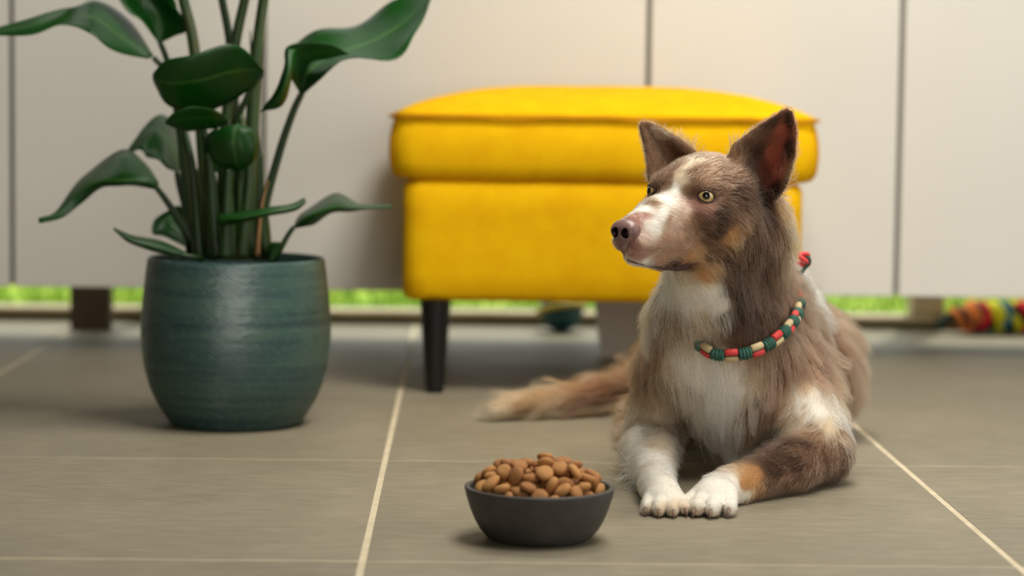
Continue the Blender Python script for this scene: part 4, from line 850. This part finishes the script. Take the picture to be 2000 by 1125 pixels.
for p in neg_:
    cf, _ = field([('c',)+p[1:]], nlo, nhi, .0006); nf = np.maximum(nf, -cf)
nv, nfc = surface_nets(nf, nlo, .0006)
m = Mat('nose_leather', (122, 92, 88), .36); m.color(m.ramp(m.noise(120, 3), [(.3, (104, 76, 74)), (.7, (142, 110, 104))]))
vo = m.n('ShaderNodeTexVoronoi'); vo.inputs['Scale'].default_value = 1100; m.l(m.coords(), vo.inputs['Vector']); m.bump(vo.outputs['Distance'], .25, .0004)
hole = Mat('nostril_shaded_skin', (22, 14, 13), .6).m  # dark skin inside the nostrils, with the hollow's shade painted in
nose = mesh('nose', nv, [tuple(q) for q in nfc], m.m, dog, True); nose.data.materials.append(hole)
fcn = nv[nfc].mean(1); mi = np.zeros(len(nfc), np.int32)
for s in (-1, 1):
    l_ = (fcn-np.array(HN(.62, s*.46, -.18))) @ HRn
    mi[((l_/np.array([.0095, .0047, .0055]))**2).sum(1) < 1.0] = 1
nose.data.polygons.foreach_set('material_index', mi)
nose['label'] = 'mauve brown nose leather with dark nostrils'

# ---------------------------------------------------------------- collar path
def onfur(px, py, off):
    d = ray(px, py).normalized(); h_ = bvh.ray_cast(cam_loc, d); return h_[0]
vis = [(1367, 666), (1388, 677), (1412, 683), (1436, 684), (1462, 680), (1488, 668), (1512, 650), (1531, 630), (1546, 609), (1556, 589)]
cpts = []
for x, y in vis:
    h_ = bvh.ray_cast(cam_loc, ray(x, y).normalized())
    cpts.append(h_[0] if h_[0] is not None else bvh.find_nearest(P(x, y, 2.69))[0])
cpts += [P(1566, 548, 2.745), P(1564, 508, 2.775), P(1500, 496, 2.80), P(1410, 520, 2.785), P(1345, 580, 2.745), P(1330, 630, 2.69)]
cp = np.array([list(p) for p in cpts])
COFF = .0125
def lift_to(p, off):
    for _ in range(6): p = p+grad(p)*(off-sdf(p))[:, None]*.8
    return p
cp = lift_to(cp, np.array([.010]+[COFF]*7+[.008]+[.003]*7))
for _ in range(2):
    cp2 = .25*np.roll(cp, 1, 0)+.5*cp+.25*np.roll(cp, -1, 0); cp2[:9] = cp[:9]*.5+cp2[:9]*.5; cp = cp2
cpath = spline([V(p) for p in cp]+[V(cp[0])], 241); CP = np.array([list(p) for p in cpath])

# ---------------------------------------------------------------- fur
tri = np.concatenate([DF[:, [0, 1, 2]], DF[:, [0, 2, 3]]])
e1, e2 = DV[tri[:, 1]]-DV[tri[:, 0]], DV[tri[:, 2]]-DV[tri[:, 0]]; area_ = .5*np.linalg.norm(np.cross(e1, e2), axis=1)
Lt = skL[tri[:, 0]]*100
dens = np.interp(Lt, [.3, .8, 1.5, 3, 6], [42, 30, 17, 11, 9])*1e4
cen = DV[tri[:, 0]]; facing = ((camo-cen)*DN[tri[:, 0]]).sum(1); dens = dens*np.where(facing < -.3, .35, 1)
dens[(cen[:, 2] < .003)] = 0
cum = np.cumsum(area_*dens); NS = int(cum[-1]*FURK); NS = min(NS, 150000)
ti = np.searchsorted(cum, rng.random(NS)*cum[-1]); r1, r2 = rng.random(NS), rng.random(NS); fl_ = r1+r2 > 1; r1[fl_] = 1-r1[fl_]; r2[fl_] = 1-r2[fl_]
root = DV[tri[ti, 0]]+e1[ti]*r1[:, None]+e2[ti]*r2[:, None]
nrm = unit(DN[tri[ti, 0]]*(1-r1-r2)[:, None]+DN[tri[ti, 1]]*r1[:, None]+DN[tri[ti, 2]]*r2[:, None]).astype(float)
keep = np.ones(NS, bool)
keep &= np.linalg.norm(root-np.array(HN(.3, 0, -.1)), axis=1) > .0145
for c, de in EYE: keep &= np.linalg.norm(root-(c+de*.0075), axis=1) > .0080
fLpre = Lt[ti]; root, nrm = root[keep], nrm[keep]; NS = len(root)
# clump guides
gL = fLpre[keep]; pg = np.interp(gL, [.5, 1, 2, 4, 6], [1/8, 1/10, 1/22, 1/45, 1/55]); gi = np.where(rng.random(NS) < pg)[0]; kd_n = len(gi)
kd = KDTree(kd_n)
for i, g_ in enumerate(gi): kd.insert(root[g_], i)
kd.balance(); clump = np.array([kd.find(r_)[1] for r_ in root]); crand = rng.random(kd_n)[clump]
def fields(p, n):
    pj = p+.004*wob(p, 170, .7)+rng.normal(0, .0012, p.shape)
    wc = weights(pj, n, 3.4); wd = weights(p, n, 1.6)
    cs = np.cumsum(wc, 1); rr = rng.random(len(p))
    pick = np.argmax(cs >= rr[:, None]*.9999, 1)
    return (wc @ ac_, ac_[pick], wd @ ad, wd @ aL, wd @ al_)
cav, cpk, fdir, fL, flift = chunked(fields, root, nrm)
# locks share one pick
cl_pick = cpk[gi][clump]
coat = .25*cav+.45*cl_pick+.30*cpk
coat *= (1+rng.normal(0, .10, (NS, 1)))*(1+.62*(crand-.5))[:, None]
coat = np.clip(coat, .004, .95)
fdir = fdir-nrm*(fdir*nrm).sum(1, keepdims=True); fdir = unit(fdir+rng.normal(0, .10, fdir.shape))
fL = fL*rng.uniform(.65, 1.15, NS)*(1+.25*(crand-.5)); flift = np.clip(flift*rng.uniform(.5, 1.5, NS), .03, .9)
K = 7
pos = np.zeros((NS, K, 3)); pos[:, 0] = root-nrm*.0006; d = unit(fdir*(1-flift*.4)[:, None]+nrm*flift[:, None])
grav = np.array([0, 0, -1.0]); stepL = fL/(K-1)
for k in range(1, K):
    d = unit(d+grav*(fL*5.0*.10)[:, None]+fdir*.10+rng.normal(0, .05, d.shape)*np.minimum(1, fL/.02)[:, None])
    p = pos[:, k-1]+d*stepL[:, None]
    s_ = sdf(p); mind = .0004+.0024*np.clip((fL-.003)/.017, 0, 1)*(k/(K-1))*rng.uniform(.6, 3.0, NS)
    bad = s_ < mind
    if bad.any():
        g_ = grad(p[bad]); p[bad] += g_*np.minimum(mind[bad]-s_[bad], .006)[:, None]
    p[:, 2] = np.maximum(p[:, 2], .0012)
    pos[:, k] = p
# gather into locks
gp = pos[gi][clump]; sk = (np.arange(K)/(K-1))**1.4
cf = np.interp(fL, [.004, .01, .03, .06], [.05, .25, .7, .85])*rng.uniform(.4, 1.1, NS)
rel = gp-gp[:, :1]+root[:, None]*0; 
pos += (gp-pos)*np.clip(cf[:, None]*sk[None], 0, .93)[:, :, None]*(np.abs(fL-fL[gi][clump]) < .02)[:, None, None]
pos[:, 1:] += rng.normal(0, .00035, pos[:, 1:].shape)*np.minimum(1, fL/.015)[:, None, None]
# the collar presses the coat down
ckd = KDTree(len(CP))
for i, p in enumerate(CP): ckd.insert(p, i)
ckd.balance()
lo_c, hi_c = CP.min(0)-.012, CP.max(0)+.012; flat = pos.reshape(-1, 3); nearb = np.where(((flat > lo_c) & (flat < hi_c)).all(1))[0]
nearb = nearb[rng.random(len(nearb)) < .985]
dd = np.array([ckd.find(flat[i])[2] for i in nearb]) if len(nearb) else np.zeros(0)
di = np.array([ckd.find(flat[i])[1] for i in nearb]); hitc = nearb[(dd < .0100) & (di < 8.3*15) & (di > 3) & ((di > 48) | (rng.random(len(nearb)) < .75))]
if len(hitc):
    q = flat[hitc]; s_ = sdf(q); flat[hitc] = q-grad(q)*np.maximum(0, s_-.0045)[:, None]
pos = flat.reshape(NS, K, 3); pos[:, :, 2] = np.maximum(pos[:, :, 2], .0012)
hc = bpy.data.hair_curves.new('fur'); hc.add_curves([K]*NS)
hc.attributes['position'].data.foreach_set('vector', pos.astype(np.float32).ravel())
rad = np.interp(fL, [.003, .01, .03, .06], [.00013, .00017, .00024, .00029])[:, None]*np.linspace(1, .35, K)[None]
(hc.attributes.get('radius') or hc.attributes.new('radius', 'FLOAT', 'POINT')).data.foreach_set('value', rad.astype(np.float32).ravel())
hc.attributes.new('coat', 'FLOAT_COLOR', 'CURVE').data.foreach_set('color', np.concatenate([coat, np.ones((NS, 1))], 1).astype(np.float32).ravel())
fm = bpy.data.materials.new('fur'); fm.use_nodes = True; nt = fm.node_tree; nt.nodes.remove(nt.nodes['Principled BSDF'])
hb = nt.nodes.new('ShaderNodeBsdfHairPrincipled'); hb.parametrization = 'COLOR'; hb.inputs['Roughness'].default_value = .42; hb.inputs['Radial Roughness'].default_value = .55; hb.inputs['Coat'].default_value = .0
at_ = nt.nodes.new('ShaderNodeAttribute'); at_.attribute_name = 'coat'; nt.links.new(at_.outputs['Color'], hb.inputs['Color']); nt.links.new(hb.outputs[0], nt.nodes['Material Output'].inputs[0])
hc.materials.append(fm)
fur = bpy.data.objects.new('fur', hc); C.objects.link(fur); fur.parent = dog; fur['kind'] = 'stuff'
print('fur strands', NS)

# ---------------------------------------------------------------- collar
collar = empty('collar'); collar.parent = dog; collar['label'] = 'green, red and beige beaded cord collar'
CG, CR, CBe = Mat('collar_green', (46, 92, 80), .6).m, Mat('collar_red', (214, 62, 62), .6).m, Mat('collar_beige', (206, 184, 140), .6).m
CDK = Mat('collar_cord', (40, 62, 54), .8).m
seglen = np.linalg.norm(np.diff(CP, axis=0), axis=1); cl = np.concatenate([[0], np.cumsum(seglen)])
def at_len(s):
    s = s % cl[-1]; i = min(np.searchsorted(cl, s, 'right')-1, len(CP)-2); t = (s-cl[i])/max(seglen[i], 1e-9); return V(CP[i]*(1-t)+CP[i+1]*t), V(CP[i+1]-CP[i]).normalized()
v, f = tube([V(p) for p in CP[::3]], .0030, 8, False); mesh('cord', v, f, CDK, collar, True)
nseg = max(6, 2*round(cl[-1]/.0145/2)); sl_ = cl[-1]/nseg
for i in range(nseg):
    s0 = sl_*i
    if i % 2 == 0:                                    # ribbed green knot
        pts, rr_ = [], []
        for t in np.linspace(0, 1, 41):
            p, _t = at_len(s0+sl_*(.02+.96*t)); pts.append(p); rr_.append((0.0056+.0018*abs(math.sin(t*math.pi*4)))*(.75+.25*math.sin(math.pi*t)**.4))
        v, f = tube(pts, rr_, 12); mesh('knot', v, f, CG, collar, True)
    else:                                             # paired red and beige cylinders
        c0, tg = at_len(s0+sl_*.5); nn_ = V(grad(np.array([list(c0)]))[0]); sd = tg.cross(nn_).normalized()
        flip = 1 if (i//2) % 2 == 0 else -1
        for kk, mt_, nm in ((1, CR, 'red_bead'), (-1, CBe, 'beige_bead')):
            pts = [at_len(s0+sl_*t)[0]+sd*.0034*kk*flip for t in (.02, .08, .5, .92, .98)]
            v, f = tube(pts, [.0030, .0041, .0042, .0041, .0030], 10); mesh(nm, v, f, mt_, collar, True)
# loose knot at the back of the neck
kp = P(1570, 507, 2.765)
v, f = tube([kp+V((.0055*math.sin(2*a), .004*math.cos(a), .0065*math.sin(a))) for a in np.linspace(0, 2*math.pi, 25)], .0028, 8, False); mesh('end_knot', v, f, CR, collar, True)
v, f = tube(spline([kp+V((.003, -.003, .004)), kp+V((.006, -.004, -.002)), kp+V((-.001, -.003, -.012)), kp+V((-.006, .0, -.022))], 10), .0024, 8); mesh('end_cord', v, f, CDK, collar, True)
v, f = tube([V(CP[i])*1.0 for i in range(9*15, 10*15+8)], .0022, 8); mesh('red_cord', v, f, CR, collar, True)
# lips: the dark edge of the closed mouth, opening a little at the corner
lp, lr = [], []
for x, y, w_ in ((1213, 499, .0006), (1226, 507, .0007), (1242, 513, .0008), (1260, 517, .0008), (1278, 520, .0009), (1294, 522, .0012), (1308, 523, .0022), (1322, 523, .0030), (1336, 520, .0028), (1347, 514, .0012)):
    h_ = bvh.ray_cast(cam_loc, ray(x, y).normalized())
    if h_[0] is not None: lp.append(h_[0]+h_[1]*.0006); lr.append(w_)
lq = spline(lp, 40); lrr = list(np.interp(np.linspace(0, 1, 40), np.linspace(0, 1, len(lr)), lr))
v, f = tube(lq, lrr, 8); mesh('lip', v, f, Mat('lip_skin', (58, 34, 32), .45).m, dog, True)

CLM = Mat('claw_horn', (118, 94, 80), .4).m
for q in CLAW:
    v, f = tube(q, [.0019, .0014, .0006], 8); mesh('claw', v, f, CLM, dog, True)
